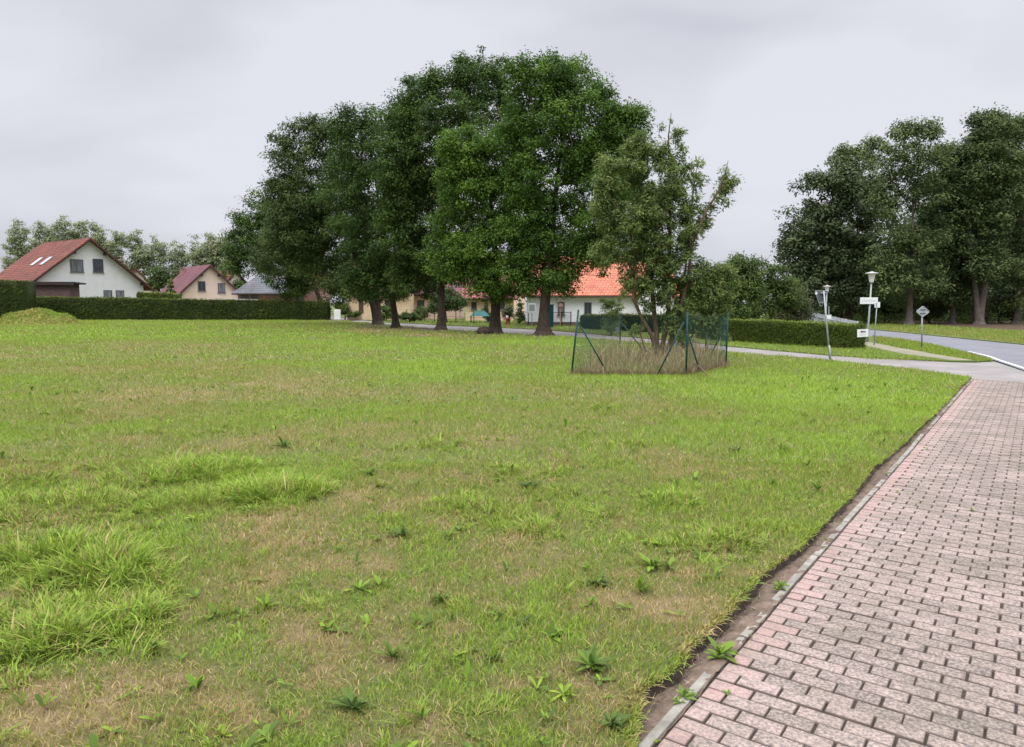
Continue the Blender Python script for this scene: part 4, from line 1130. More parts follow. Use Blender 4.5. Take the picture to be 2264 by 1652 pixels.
WOOD = 'trees at the edge of the wood'   
tree('chestnut_tree', 'dark dense tree with a rounded outline, leftmost at the wood edge', 'tree', (1880, 708),
     [(1830, 430, 68, 62), (1790, 500, 64, 62), (1880, 500, 72, 90), (1770, 570, 58, 55), (1850, 580, 85, 75), (1790, 640, 70, 48), (1880, 650, 70, 50), (1860, 400, 45, 40), (1745, 540, 28, 28)],
     M['leaf_chestnut'], M['bark'], .4, WOOD, 61, Y=64, lsize=.3, lw=.16, npc=75, cr=1.0, grow=1.08)
tree('poplar_tree', 'pale topped tree rising just behind the dark dense tree', 'tree', (1915, 705), [(1880, 352, 44, 36), (1925, 335, 36, 30), (1905, 400, 60, 60), (1935, 460, 50, 70)], M['leaf_forest'], M['bark_grey'], .3, WOOD, 62, Y=80, lsize=.3, lw=.16, npc=55, cr=1.0, vb=.72)
tree('poplar_tree', 'tall airy tree in the middle of the wood edge, bare gap in its crown', 'tree', (2009, 718),
     [(1995, 295, 38, 30), (2050, 295, 34, 30), (2010, 350, 55, 45), (2075, 345, 30, 40), (1975, 400, 35, 45), (2040, 420, 52, 50), (2010, 560, 52, 60), (1980, 620, 50, 48), (2040, 620, 50, 50), (1965, 330, 22, 24), (1960, 460, 34, 40), (1975, 520, 40, 50), (2060, 520, 40, 60), (1950, 580, 34, 50)],
     M['leaf_forest'], M['bark_grey'], .34, WOOD, 63, Y=59, lsize=.25, lw=.13, npc=60, cr=.85, dens=.85, vb=.6)
tree('poplar_tree', 'straight trunked tree right of the diamond sign', 'tree', (2103, 711),
     [(2095, 420, 55, 60), (2110, 500, 62, 75), (2085, 570, 55, 55), (2130, 600, 50, 50), (2105, 380, 40, 40), (2070, 480, 40, 60), (2090, 345, 40, 34), (2125, 345, 36, 40), (2060, 430, 36, 44), (2060, 620, 50, 50), (2130, 640, 50, 40), (2080, 660, 50, 30)], M['leaf_forest'], M['bark_grey'], .26, WOOD, 64, Y=62, lsize=.25, lw=.13, npc=70, cr=.9, vb=.42)
tree('poplar_tree', 'tallest tree of the wood edge, bent pale trunk', 'tree', (2160, 708),
     [(2200, 290, 45, 40), (2175, 270, 40, 30), (2150, 320, 38, 36), (2190, 370, 75, 60), (2140, 430, 60, 60), (2210, 450, 62, 72), (2165, 520, 60, 60), (2190, 590, 55, 40)], M['leaf_forest'], M['bark_grey'], .38, WOOD, 65, Y=60, lsize=.25, lw=.13, npc=75, cr=.9, lean=(1.4, 0), vb=.55, split=(-1.2, .6))
tree('poplar_tree', 'thin trunked tree between the straight trunk and the bent pale trunk', 'tree', (2128, 706), [(2130, 470, 46, 60), (2125, 560, 46, 55), (2120, 380, 34, 46)], M['leaf_forest'], M['bark_grey'], .2, WOOD, 66, Y=68, lsize=.27, lw=.14, npc=60, cr=.9, vb=.4)
tree('poplar_tree', 'tree cut off by the right edge of the picture', 'tree', (2252, 713), [(2232, 290, 42, 46), (2262, 340, 62, 80), (2250, 470, 62, 90), (2275, 590, 70, 70)], M['leaf_forest'], M['bark_grey'], .34, WOOD, 67, Y=62, lsize=.25, lw=.13, npc=75, cr=.9, vb=.5)
for k, (dx, w_, t_, Yv, lab) in enumerate([(1955, 50, 620, 66, 'low undergrowth bush behind the street lamp'), (2050, 46, 640, 64, 'low undergrowth bush behind the diamond sign'),
                                           (2140, 40, 650, 66, 'low undergrowth bush among the pale trunks'), (2212, 40, 640, 63, 'low undergrowth bush at the foot of the bent trunk')]):
    tree('bush', lab, 'bush', (dx, 712), [(dx, (t_ + 705) / 2, w_, (705 - t_) / 2), (dx + 14, 690, w_ * .8, 18)], M['leaf_chestnut'] if k % 2 else M['leaf_forest'], M['bark'], .06, 'undergrowth at the wood edge', 70 + k, Y=Yv, lsize=.22, lw=.11, npc=60, cr=.7, flare=False, vb=.35)

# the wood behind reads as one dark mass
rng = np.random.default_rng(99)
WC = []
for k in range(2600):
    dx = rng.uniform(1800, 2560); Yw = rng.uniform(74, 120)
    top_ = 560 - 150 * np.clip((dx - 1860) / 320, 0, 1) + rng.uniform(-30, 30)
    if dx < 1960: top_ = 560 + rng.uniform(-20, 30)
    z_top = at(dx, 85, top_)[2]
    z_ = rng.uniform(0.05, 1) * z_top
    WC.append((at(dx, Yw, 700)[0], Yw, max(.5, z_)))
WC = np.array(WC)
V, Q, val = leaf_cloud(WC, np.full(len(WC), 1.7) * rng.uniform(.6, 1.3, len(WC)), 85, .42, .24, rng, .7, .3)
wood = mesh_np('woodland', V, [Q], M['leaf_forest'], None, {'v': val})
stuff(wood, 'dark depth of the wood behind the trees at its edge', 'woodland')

UC = []
for k in range(420):
    dx = rng.uniform(1880, 2420); Yu = rng.uniform(61, 76)
    UC.append((at(dx, Yu, 700)[0], Yu, rng.uniform(.1, 1.0) ** 1.5 * 2.4 * (.4 + 1.1 * float(vnoise(np.array([dx / 40.]), np.array([Yu / 5.]), 4)[0]))))
UC = np.array(UC)
V, Q, val = leaf_cloud(UC, np.full(len(UC), .62) * rng.uniform(.6, 1.4, len(UC)), 60, .2, .11, rng, .8, .55)
ug = mesh_np('undergrowth', V, [Q], M['leaf_bush'], None, {'v': val})
stuff(ug, 'leafy undergrowth covering the floor at the edge of the wood', 'undergrowth')

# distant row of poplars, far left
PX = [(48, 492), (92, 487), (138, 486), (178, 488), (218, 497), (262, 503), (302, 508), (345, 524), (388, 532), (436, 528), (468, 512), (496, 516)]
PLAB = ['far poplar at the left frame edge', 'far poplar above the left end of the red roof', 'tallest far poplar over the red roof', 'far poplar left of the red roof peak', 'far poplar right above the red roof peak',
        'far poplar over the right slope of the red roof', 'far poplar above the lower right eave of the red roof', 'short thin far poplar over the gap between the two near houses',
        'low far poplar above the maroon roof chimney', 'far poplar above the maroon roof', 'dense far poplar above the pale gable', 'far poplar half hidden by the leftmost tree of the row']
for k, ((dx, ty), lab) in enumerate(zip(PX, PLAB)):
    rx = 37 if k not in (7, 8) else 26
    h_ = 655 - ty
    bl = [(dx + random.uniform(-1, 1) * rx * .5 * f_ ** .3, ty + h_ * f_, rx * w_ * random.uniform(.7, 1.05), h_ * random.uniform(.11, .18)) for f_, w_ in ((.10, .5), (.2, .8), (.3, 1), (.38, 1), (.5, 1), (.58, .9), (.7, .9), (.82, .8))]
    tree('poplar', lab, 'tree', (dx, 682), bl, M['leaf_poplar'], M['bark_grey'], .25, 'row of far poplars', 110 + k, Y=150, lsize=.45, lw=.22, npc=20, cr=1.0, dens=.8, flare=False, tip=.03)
# garden trees behind the houses
BG = [(352, 610, 24, 30, 112, 'dark dense tree between the white house and the maroon roof'), (515, 625, 30, 36, 112, 'green tree beside the grey roofed brick house'), (640, 610, 50, 46, 118, 'garden tree behind the brick house'), (760, 600, 60, 56, 120, 'garden tree behind the first yellow house'),
      (860, 620, 60, 48, 118, 'garden tree behind the cream house'), (960, 600, 60, 60, 122, 'garden tree left of the pink red roof'), (1060, 590, 60, 60, 118, 'garden tree behind the pink red roof'), (1180, 610, 50, 56, 112, 'garden tree left of the orange roof'),
      (1540, 640, 60, 46, 70, 'garden tree right of the white house with the orange roof'), (1300, 560, 90, 60, 110, 'big garden tree behind the orange roof')]
for k, (dx, dy, rx, ry, Yb, lab) in enumerate(BG):
    tree('garden_tree', lab, 'tree', (dx, 690), [(dx, dy, rx, ry), (dx - rx * .4, dy + ry * .5, rx * .7, ry * .6), (dx + rx * .4, dy + ry * .55, rx * .7, ry * .6)],
         M['leaf_ash_dark'] if k % 2 == 0 else M['leaf_ash'], M['bark'], .2, 'garden trees behind the houses', 140 + k, Y=Yb, lsize=.4, lw=.2, npc=55, cr=1.2, flare=False, vb=.45)

# ================================================================== HEDGES
def hedge(label, pts, width, heights, mat, leaf, count, seed, name='hedge', wob=0.05, cat='hedge', core=None):
    rng = np.random.default_rng(seed)
    # core: a slightly lumpy box along the polyline
    P = [Vector((p[0], p[1], 0)) for p in pts]
    segs = [(P[i + 1] - P[i]).length for i in range(len(P) - 1)]
    tot = sum(segs); n_ = max(8, int(tot / 0.5))
    prof = [(-.5, 0), (-.5, .5), (-.5, .93), (-.42, 1), (0, 1.0), (.42, 1), (.5, .93), (.5, .5), (.5, 0)]
    V = []; 
    def along(s):
        for i, L in enumerate(segs):
            if s <= L or i == len(segs) - 1:
                t = s / L; d = (P[i + 1] - P[i]).normalized()
                return P[i].lerp(P[i + 1], t), Vector((d.y, -d.x, 0)), (sum(segs[:i]) + s) / tot
            s -= L
    for k in range(n_ + 1):
        c, nn, t = along(tot * k / n_)
        H = heights[0] + (heights[1] - heights[0]) * t
        for (a, h) in prof:
            w_ = wob * rng.normal()
            V.append(tuple(c + nn * (a * (width - .06) + w_ * (0 if h == 0 else .6)) + Vector((0, 0, max(0, (H - .03) * h + (w_ * .5 if h > .9 else 0))))))
    m_ = len(prof)
    Q = [(k * m_ + j, k * m_ + j + 1, (k + 1) * m_ + j + 1, (k + 1) * m_ + j) for k in range(n_) for j in range(m_ - 1)]
    V = np.array(V); Q = np.array(Q)
    b0 = len(V)
    caps = [tuple(range(m_))[::-1], tuple(n_ * m_ + j for j in range(m_))]
    # leaves on the skin
    S = rng.uniform(0, tot, count); per = rng.uniform(0, 1, count)
    LV, val = [], []
    h0 = max(heights); per_tot = 2 * h0 + width
    pos = np.zeros((count, 3)); nr = np.zeros((count, 3))
    lump = (fbm(S * .9, per * 5, seed + 3, 2) - .5) * 3.2 * wob
    for i in range(count):
        c, nn, t = along(S[i]); H = heights[0] + (heights[1] - heights[0]) * t
        q_ = per[i] * per_tot
        if q_ < h0: a, h, nv = -.5, q_ / h0, -nn
        elif q_ < h0 + width: a, h, nv = (q_ - h0) / width - .5, 1.0, Vector((0, 0, 1))
        else: a, h, nv = .5, (q_ - h0 - width) / h0, nn
        if i % 40 == 0 and len(pts) == 2:      # ends
            t_ = 0 if i % 80 else 1
            c = P[0] if t_ == 0 else P[-1]; dd = (P[1] - P[0]).normalized()
            a, h, nv = rng.uniform(-.5, .5), rng.uniform(0, 1), dd * (-1 if t_ == 0 else 1)
            c = c + nv * .02
        pos[i] = c + nn * a * width + Vector((0, 0, H * h)) + nv * (rng.normal(0.0, wob) + lump[i] + (abs(rng.normal(0, 2.2 * wob)) if rng.uniform() < .04 else 0))
        nr[i] = nv
    nrm = nr + rng.normal(0, .45, (count, 3)); nrm[:, 2] += .35; nrm /= np.linalg.norm(nrm, axis=1)[:, None]
    ax = rng.normal(0, 1, (count, 3)); ax[:, 2] += .6; ax -= nrm * (ax * nrm).sum(1)[:, None]; ax /= np.linalg.norm(ax, axis=1)[:, None]
    sd_ = np.cross(nrm, ax); L = leaf * rng.uniform(.6, 1.4, count)[:, None]
    LV = np.stack([pos - ax * L * .5, pos + sd_ * L * .25, pos + ax * L * .5, pos - sd_ * L * .25], 1).reshape(-1, 3)
    pat = fbm(pos[:, 0] * 1.3 + pos[:, 1] * 1.1, pos[:, 2] * 2, seed, 3)
    topy = np.clip((nr[:, 2] > .5) * .45, 0, 1)       # leaves on the trimmed top are lighter
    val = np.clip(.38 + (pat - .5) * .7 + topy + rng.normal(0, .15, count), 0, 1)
    i = b0 + np.arange(count) * 4
    FQ = np.concatenate([Q, np.stack([i, i + 1, i + 2, i + 3], 1)])
    LV[:, 2] = np.maximum(LV[:, 2], 0.0)
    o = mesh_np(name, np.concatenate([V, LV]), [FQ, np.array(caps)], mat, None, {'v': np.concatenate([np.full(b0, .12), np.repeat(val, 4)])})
    tag(o, label, cat)
    return o

hb = D2G(76, 708); he = D2G(724, 708)
zt = at(76, hb[1], 657)[2]; zt2 = at(724, he[1], 667.5)[2]
hedge('long dark trimmed hedge running along the far left side of the lawn', [(hb[0] - .5, hb[1] + .6), (he[0], he[1] + .6)], 1.2, (zt, zt2), M['leaf_hedge'], .17, 34000, 1, wob=.06)
tl = at(75, 72, 700)
hedge('taller block of hedge at the left frame edge beside the grass heap', [(tl[0] - 14, 71.9), (tl[0] - .1, 71.9)], 1.6, (at(40, 71, 619)[2], at(70, 71, 621)[2]), M['leaf_hedge'], .17, 16000, 2, wob=.06)
ra, rb = D2G(1560, 750.5), D2G(1922, 772)
hedge('low trimmed hedge behind the triangular sign, with a white notice on it', [(ra[0], ra[1] + .55), (rb[0] - .25, rb[1] + .5)], 1.0, (at(1560, ra[1], 705.5)[2], at(1922, rb[1], 720)[2]), M['leaf_hedge_light'], .075, 42000, 3, wob=.035)
fa, fb = D2G(1296, 727.5), D2G(1538, 739)
hedge('dark hedge in front of the white house with the orange roof', [(fa[0], fa[1] + .5), (fb[0], fb[1] + .5)], 1.0, (at(1296, fa[1], 698)[2], at(1538, fb[1], 697)[2]), M['leaf_hedge'], .1, 15000, 4, wob=.045)
ga, gb = at(310, 80, 690), at(398, 80, 690)
hedge('light green clipped hedge between the white house and the maroon roofed one', [(ga[0], 80), (gb[0], 80)], 1.2, (at(330, 80, 647)[2], at(396, 80, 651)[2]), M['leaf_hedge_light'], .2, 5000, 5, wob=.06)

# heap of grass cuttings at the far left
hx, hy = D2G(85, 717)
acc = GrassAcc()
mrng = np.random.default_rng(8)
nx, ny = 60, 30
gx, gy = np.meshgrid(np.linspace(-3.4, 3.3, nx), np.linspace(-2.0, 2.0, ny))
r2_ = (gx / 3.3) ** 2 + (gy / 1.95) ** 2
gz = 1.25 * np.clip(1 - r2_, 0, 1) ** .7 * (0.55 + .75 * fbm(gx * .8 + 4, gy * .8, 6, 3)) - 0.03
idx = np.arange(nx * ny).reshape(ny, nx)
q = np.stack([idx[:-1, :-1], idx[:-1, 1:], idx[1:, 1:], idx[1:, :-1]], -1).reshape(-1, 4)
MV = np.stack([gx.ravel() + hx, gy.ravel() + hy, gz.ravel()], 1)
nb = 6500
ii = mrng.integers(0, nx * ny, nb)
bp_ = MV[ii] + mrng.normal(0, .06, (nb, 3)) * np.array([1, 1, .4])
kk = gz.ravel()[ii] > 0.0
bp_ = bp_[kk]; nb = len(bp_)
hv = np.clip(.60 + (fbm(bp_[:, 0] * 1.1, bp_[:, 1] * 1.1 + bp_[:, 2] * 2, 12, 3) - .5) * .8 + mrng.normal(0, .1, nb), 0, 1)
bV, bQ, bT, bA = blades(bp_, mrng.uniform(.10, .28, nb), np.full(nb, .055), mrng.uniform(0, 6.28, nb), mrng.uniform(.5, 1.2, nb), hv, True, mrng)
o = mesh_np('grass_heap', np.concatenate([MV, bV]), [np.concatenate([q, bQ + len(MV)]), bT + len(MV)], M['blade'], None, {'v': np.concatenate([np.full(len(MV), .42), bA])})
tag(o, 'overgrown heap of grass cuttings in front of the hedge at the far left', 'grass heap')

# ================================================================== HOUSES
def opening(parent, o, ux, n, w, h, frame_mat, pane_mat, name='window', bar=True, sill=True, fw=.07):
    """o: centre on the wall plane; ux along the wall; n outward"""
    o, ux, n = Vector(o), Vector(ux).normalized(), Vector(n).normalized()
    uz = Vector((0, 0, 1)); Rm = Matrix((ux, n, uz)).transposed()
    f = MB()
    def bx(cx, cz, sx, sz, d=.07, dn=.02): f.box(o + ux * cx + uz * cz + n * dn, (sx, d, sz), Rm)
    bx(0, h / 2 - fw / 2, w, fw); bx(0, -h / 2 + fw / 2, w, fw)
    bx(-w / 2 + fw / 2, 0, fw, h - 2 * fw); bx(w / 2 - fw / 2, 0, fw, h - 2 * fw)
    if bar: bx(0, 0, fw * .8, h - 2 * fw, .06, .017)
    fr = f.build(name, frame_mat, parent)
    g = MB(); g.box(o + n * .012, (w - 2 * fw + .004, .02, h - 2 * fw + .004), Rm); g.build('pane' if name == 'window' else 'panel', pane_mat, fr)
    if sill:
        s = MB(); s.box(o + uz * (-h / 2 - .03) + n * .06, (w + .14, .16, .05), Rm); s.build('sill', frame_mat, fr)
    return fr

def gable_house(name, label, x, y, rot, W, L, eave, ridge, wallm, roofm, over=.5, og=.35, front=(), left=(), right=(), back=(), chimney=None, plinth=0, frame=None,
                skylights=(), board=True, hip=False, group='village houses', wing=None, rt=.16, dark=None):
    frame = frame or M['frame']
    r = thing(name, label, 'house', (x, y, 0), rot, group)
    sl = (ridge - eave) / (W / 2)
    m = MB()
    w2 = W / 2
    top = ridge - .02 if not hip else eave
    if hip:
        m.box((0, L / 2, eave / 2 - .05), (W, L, eave + .1))
    else:
        v = [(-w2, 0, -.1), (w2, 0, -.1), (w2, 0, eave), (0, 0, ridge), (-w2, 0, eave)]
        v += [(a, L, c) for a, b_, c in v]
        m.add(v, [(0, 1, 2, 3, 4), (9, 8, 7, 6, 5), (0, 5, 6, 1), (1, 6, 7, 2), (4, 9, 5, 0), (2, 7, 8, 3), (3, 8, 9, 4)])
    m.build('wall', wallm, r)
    rm = MB()
    e2 = w2 + over; ez = eave - sl * over
    t = rt
    if hip:
        hl = min(L / 2 - .3, w2)
        a = [(-e2, -over, ez), (e2, -over, ez), (e2, L + over, ez), (-e2, L + over, ez), (0, hl, ridge), (0, L - hl, ridge)]
        b_ = [(p[0], p[1], p[2] + t) for p in a]
        rm.add(a + b_, [(6, 7, 10), (7, 8, 11, 10), (8, 9, 11), (9, 6, 10, 11), (0, 3, 2, 1), (0, 1, 7, 6), (1, 2, 8, 7), (2, 3, 9, 8), (3, 0, 6, 9)])
    else:
        prof = [(-e2, ez), (0, ridge), (e2, ez), (e2, ez + t), (0, ridge + t * 1.15), (-e2, ez + t)]
        n_ = 6
        vs_ = [(p[0], -og, p[1]) for p in prof] + [(p[0], L + og, p[1]) for p in prof]
        rm.add(vs_, [(0, 6, 7, 1), (1, 7, 8, 2), (2, 8, 9, 3), (3, 9, 10, 4), (4, 10, 11, 5), (5, 11, 6, 0), (0, 1, 4, 5), (1, 2, 3, 4), (6, 11, 10, 7), (7, 10, 9, 8)])
    ro = rm.build('roof', roofm, r)
    if board and not hip:
        b2 = MB()
        for s in (-1, 1):
            p = [(s * (e2 + .01), ez - .14), (0, ridge - .15), (0, ridge + .02), (s * (e2 + .01), ez + .05)]
            vs_ = [(a, -og - .03, c) for a, c in p] + [(a, -og + .0, c) for a, c in p]
            b2.add(vs_, [(0, 1, 2, 3), (7, 6, 5, 4), (0, 4, 5, 1), (2, 6, 7, 3), (3, 7, 4, 0), (1, 5, 6, 2)])
        b2.build('bargeboard', M['darkwood'], r)
        # soffit and purlin ends under the verge
        for s in (-1, 1):
            for f_ in (.28, .96):
                pu = MB()
                pu.box((s * w2 * f_, -og / 2 + .01, eave + (ridge - eave) * (1 - f_) - .2), (.26, og - .04, .28))
                pu.build('purlin', M['darkwood'], r)
    for s in (-1, 1):
        g = MB(); g.tube([(s * (e2 + .06), -og if not hip else -over, ez + .03), (s * (e2 + .06), L + (og if not hip else over), ez + .03)], .06, 6)
        g.build('gutter', M['darkwood'], r)
    for (u_, z, w, h, mat, nm) in front: opening(r, (u_, 0, z), (1, 0, 0), (0, -1, 0), w, h, frame, M[mat], nm, sill=(nm == 'window'))
    for (u_, z, w, h, mat, nm) in left: opening(r, (-w2, u_, z), (0, -1, 0), (-1, 0, 0), w, h, frame, M[mat], nm, sill=(nm == 'window'))
    for (u_, z, w, h, mat, nm) in right: opening(r, (w2, u_, z), (0, 1, 0), (1, 0, 0), w, h, frame, M[mat], nm, sill=(nm == 'window'))
    if plinth:
        p = MB(); p.box((0, L / 2, plinth / 2 - .05), (W + .06, L + .06, plinth + .1)); p.build('plinth', M['plinth'], r)
    if chimney:
        cx_, cy_, h_ = chimney
        c = MB(); zc = ridge - sl * abs(cx_)
        c.box((cx_, cy_, zc + h_ / 2 - .3), (.55, .55, h_ + .6)); c.box((cx_, cy_, zc + h_ + .04), (.66, .66, .1)); c.build('chimney', M['brick'], ro)
    for (side, yy, tt, w, h) in skylights:
        nrm = Vector((side * sl, 0, 1)).normalized(); dn = Vector((side, 0, -sl)).normalized(); ax = Vector((0, 1, 0))
        p0 = Vector((0, yy, ridge + t * 1.15)) + Vector((side * e2 * tt, 0, -(ridge + t * .15 - ez) * tt + 0)) + nrm * .02
        Rm = Matrix((ax, dn, nrm)).transposed()
        c = MB(); c.box(p0, (w + .12, h + .12, .1), Rm); sk_ = c.build('skylight', M['frame'], r)
        c = MB(); c.box(p0 + nrm * .045, (w, h, .05), Rm); c.build('pane', M['skylight'], sk_)
    return r

# 1 white house with a red roof, far left
ap = at(194, 86, 528)
th = R(55)
gable_house('house', 'white gabled house with a red tiled roof and two skylights at the far left', ap.x, 86.0, th, 12.7, 11.5, 4.15, ap.z - .1, M['white'], M['roof_red'], .95, .7,
            front=[(-1.4, 6.15, 1.45, 1.48, 'curtain', 'window'), (1.0, 6.25, 1.2, 1.62, 'glass', 'window'), (1.95, 2.6, 1.0, 1.5, 'curtain', 'window'), (3.4, 2.6, 1.0, 1.5, 'curtain', 'window')],
            skylights=[(-1, 2.9, .47, .85, 1.5), (-1, 5.4, .47, .85, 1.5)], chimney=None)
# shed in front of it
sx, sy = at(121, 77.6, 650).x, 77.6
sh = thing('shed', 'dark weathered wooden shed against the white gable at the far left', 'shed', (sx, sy, 0), R(4))
w_ = (165 - 76) / ppm(77.2)
zt_ = at(120, 77.2, 626).z
m = MB(); m.box((-.25, 1.0, zt_ / 2 - .1), (w_ - .7, 2.0, zt_)); m.build('wall', M['shedwood'], sh)
m = MB(); m.box((0, .95, zt_ + .02), (w_ + .1, 2.5, .16), Matrix.Rotation(R(-2), 3, 'X')); m.box((0, -.32, zt_ - .06), (w_ + .1, .05, .3)); m.build('roof', M['darkwood'], sh)

# 2 pale house behind it, on the right
ap = at(300, 112, 596)
gable_house('house', 'pale house with a red roof peeping out behind the white gabled house', ap.x, 112, R(28), 8.6, 9, 2.6, ap.z, M['pale'], M['roof_red'], .45, .35, front=[(0, 4.2, 1, 1.2, 'glass', 'window')], board=True)
# 3 maroon roof
ap = at(463, 95, 588)
gable_house('house', 'cream gabled house with a maroon roof and small chimney', ap.x, 95, R(42), 8.0, 8.4, 2.95, ap.z, M['cream'], M['roof_maroon'], .7, .4,
            front=[(-1.1, 4.0, .95, 1.25, 'glass', 'window'), (1.45, 3.8, .95, 1.25, 'curtain', 'window')], left=[(3, 1.5, 1.2, 1.1, 'glass', 'window')], chimney=(-1.0, 7.6, .8))
# 4 red roof fragment
ap = at(520, 112, 600)
gable_house('house', 'house with a dull red roof half hidden right of the maroon roofed one', ap.x, 112, R(60), 8, 10, 3, ap.z, M['pale'], M['roof_red'], .5, .3, front=[(0, 3.9, 1, 1.1, 'glass', 'window')])
# 5 grey hipped roof brick house
xl, xr = at(526, 86.2, 650).x, at(655, 86.2, 650).x
eh = at(560, 85.7, 645.5).z
gable_house('house', 'brick house with a grey hipped roof behind the long hedge', xr, 90, R(90), 7.6, xr - xl, eh + .15, at(590, 93, 590).z, M['brick'], M['roof_grey'], .55, .4, hip=True,
            left=[(xr - at(541, 86.2, 650).x, 2.0, .85, 1.5, 'glass', 'window'), (xr - at(562, 86.2, 650).x, 2.0, .85, 1.5, 'glass', 'window')], frame=M['door'])
# 6 tall brick gable end
xc = at(672, 84, 650).x
gable_house('house', 'reddish brick gable end showing between the leaves at the end of the long hedge', xc, 84, R(4), 3.2, 8, 4.4, 5.6, M['brick'], M['roof_red'], .25, .15, front=[(-.5, 2.2, .9, 1.3, 'glass', 'window')], board=False)
# 7 yellow house with red roof
def side_house(name, label, dx0, dx1, Y, eave_dy, ridge_dy, depth, wallm, roofm, opens=(), plinth=0, over=.5, frame=None, og=.4, **kw):
    """eaves side towards the lane"""
    x0, x1 = at(dx0, Y, 660).x, at(dx1, Y, 660).x
    e = at(0.5 * (dx0 + dx1), Y, eave_dy).z; rg = at(0.5 * (dx0 + dx1), Y + depth / 2, ridge_dy).z
    sl = (rg - e) / (depth / 2 + over)
    ops = [(x1 - at(dx, Y, 660).x, (at(dx, Y, t_).z + at(dx, Y, b_).z) / 2, wpx / ppm(Y), at(dx, Y, t_).z - at(dx, Y, b_).z, mt, nm) for dx, t_, b_, wpx, mt, nm in opens]
    return gable_house(name, label, x1, Y + depth / 2, R(90), depth, x1 - x0, e + sl * over, rg, wallm, roofm, over, og, left=ops, plinth=plinth, frame=frame, **kw)
side_house('house', 'small yellow house with a red roof and brown door behind the trees', 767, 905, 76, 648, 590, 7.5, M['yellow'], M['roof_pink'], [(798, 656, 692, 10, 'door', 'door'), (860, 664, 682, 16, 'glass', 'window')], frame=M['door'], board=True)
# 8 cream house
side_house('house', 'low cream house mostly hidden behind the middle trunks', 890, 1016, 80, 654, 612, 7, M['pinkwall'], M['roof_maroon'], [(930, 664, 682, 16, 'glass', 'window'), (985, 664, 682, 16, 'glass', 'window')])
# 9 yellow house with pinkish red roof
side_house('house', 'yellow house with a pinkish red roof left of the stout trunk', 1029, 1136, 73, 662, 612, 7, M['yellow'], M['roof_pink'], [(1075, 670, 696, 9, 'door', 'door'), (1048, 668, 684, 12, 'glass', 'window'), (1110, 668, 684, 12, 'glass', 'window')])
ap = at(1140, 92, 618)
gable_house('house', 'pale yellow gable behind the pinkish red roof, left of the rightmost trunk', ap.x, 92, R(-6), 6.4, 8, 2.2, ap.z, M['cream'], M['roof_maroon'], .5, .3, front=[(0, 3.2, .9, 1.1, 'glass', 'window')])
# 10 white house, orange roof
hw = side_house('house', 'white house with a bright orange tiled roof and brown plinth', 1165, 1490, 57, 657, 572, 8.5, M['white2'], M['roof_orange'],
                [(1241, 668, 696, 15, 'curtain', 'window'), (1300, 669, 696, 16, 'glass', 'window')], plinth=.30, over=.35)
# gabled cross wing of the same house (its right part)
xr = at(1490, 57, 660).x
def loc(x, y, z): return (y - (57 + 8.5 / 2), xr - x, z)      # world -> house axes (turned by 90 degrees)
wx0, wx1 = at(1413, 56, 660).x, at(1486, 56, 660).x
ze, zr_ = at(1413, 56, 650).z, at(1450, 56, 596).z
m = MB()
vs_ = [loc(wx0, 56.2, -.1), loc(wx1, 56.2, -.1), loc(wx1, 56.2, ze), loc((wx0 + wx1) / 2, 56.2, zr_), loc(wx0, 56.2, ze)]
vs_ += [loc(wx0, 60, -.1), loc(wx1, 60, -.1), loc(wx1, 60, ze), loc((wx0 + wx1) / 2, 60, zr_), loc(wx0, 60, ze)]
m.add(vs_, [(0, 1, 2, 3, 4), (9, 8, 7, 6, 5), (0, 5, 6, 1), (1, 6, 7, 2), (4, 9, 5, 0), (2, 7, 8, 3), (3, 8, 9, 4)])
m.build('wing_wall', M['white2'], hw)
m = MB()
mx_ = (wx0 + wx1) / 2; ov = .25; slp = (zr_ - ze) / (mx_ - wx0)
pr_ = [(wx0 - ov, ze - slp * ov + .02), (mx_, zr_ + .02), (wx1 + ov, ze - slp * ov + .02), (wx1 + ov, ze - slp * ov + .17), (mx_, zr_ + .2), (wx0 - ov, ze - slp * ov + .17)]
vs_ = [loc(a, 56.0, c) for a, c in pr_] + [loc(a, 61, c) for a, c in pr_]
m.add(vs_, [(0, 6, 7, 1), (1, 7, 8, 2), (2, 8, 9, 3), (3, 9, 10, 4), (4, 10, 11, 5), (5, 11, 6, 0), (0, 1, 4, 5), (1, 2, 3, 4), (6, 11, 10, 7), (7, 10, 9, 8)])
m.build('wing_roof', M['roof_orange'], hw)
# white low wall / flat roof edge behind the long hedge
gx0, gx1 = at(482, 79, 660).x, at(545, 79, 660).x
g = thing('garage', 'low white flat roofed garage just showing over the long hedge', 'garage', ((gx0 + gx1) / 2, 80.5, 0))
zg = at(500, 79, 663).z
m = MB(); m.box((0, 0, zg / 2 - .1), (gx1 - gx0, 3, zg)); m.build('wall', M['pale'], g)
m = MB(); m.box((0, 0, zg + .0), (gx1 - gx0 + .3, 3.3, .18)); m.build('roof', M['plate'], g)

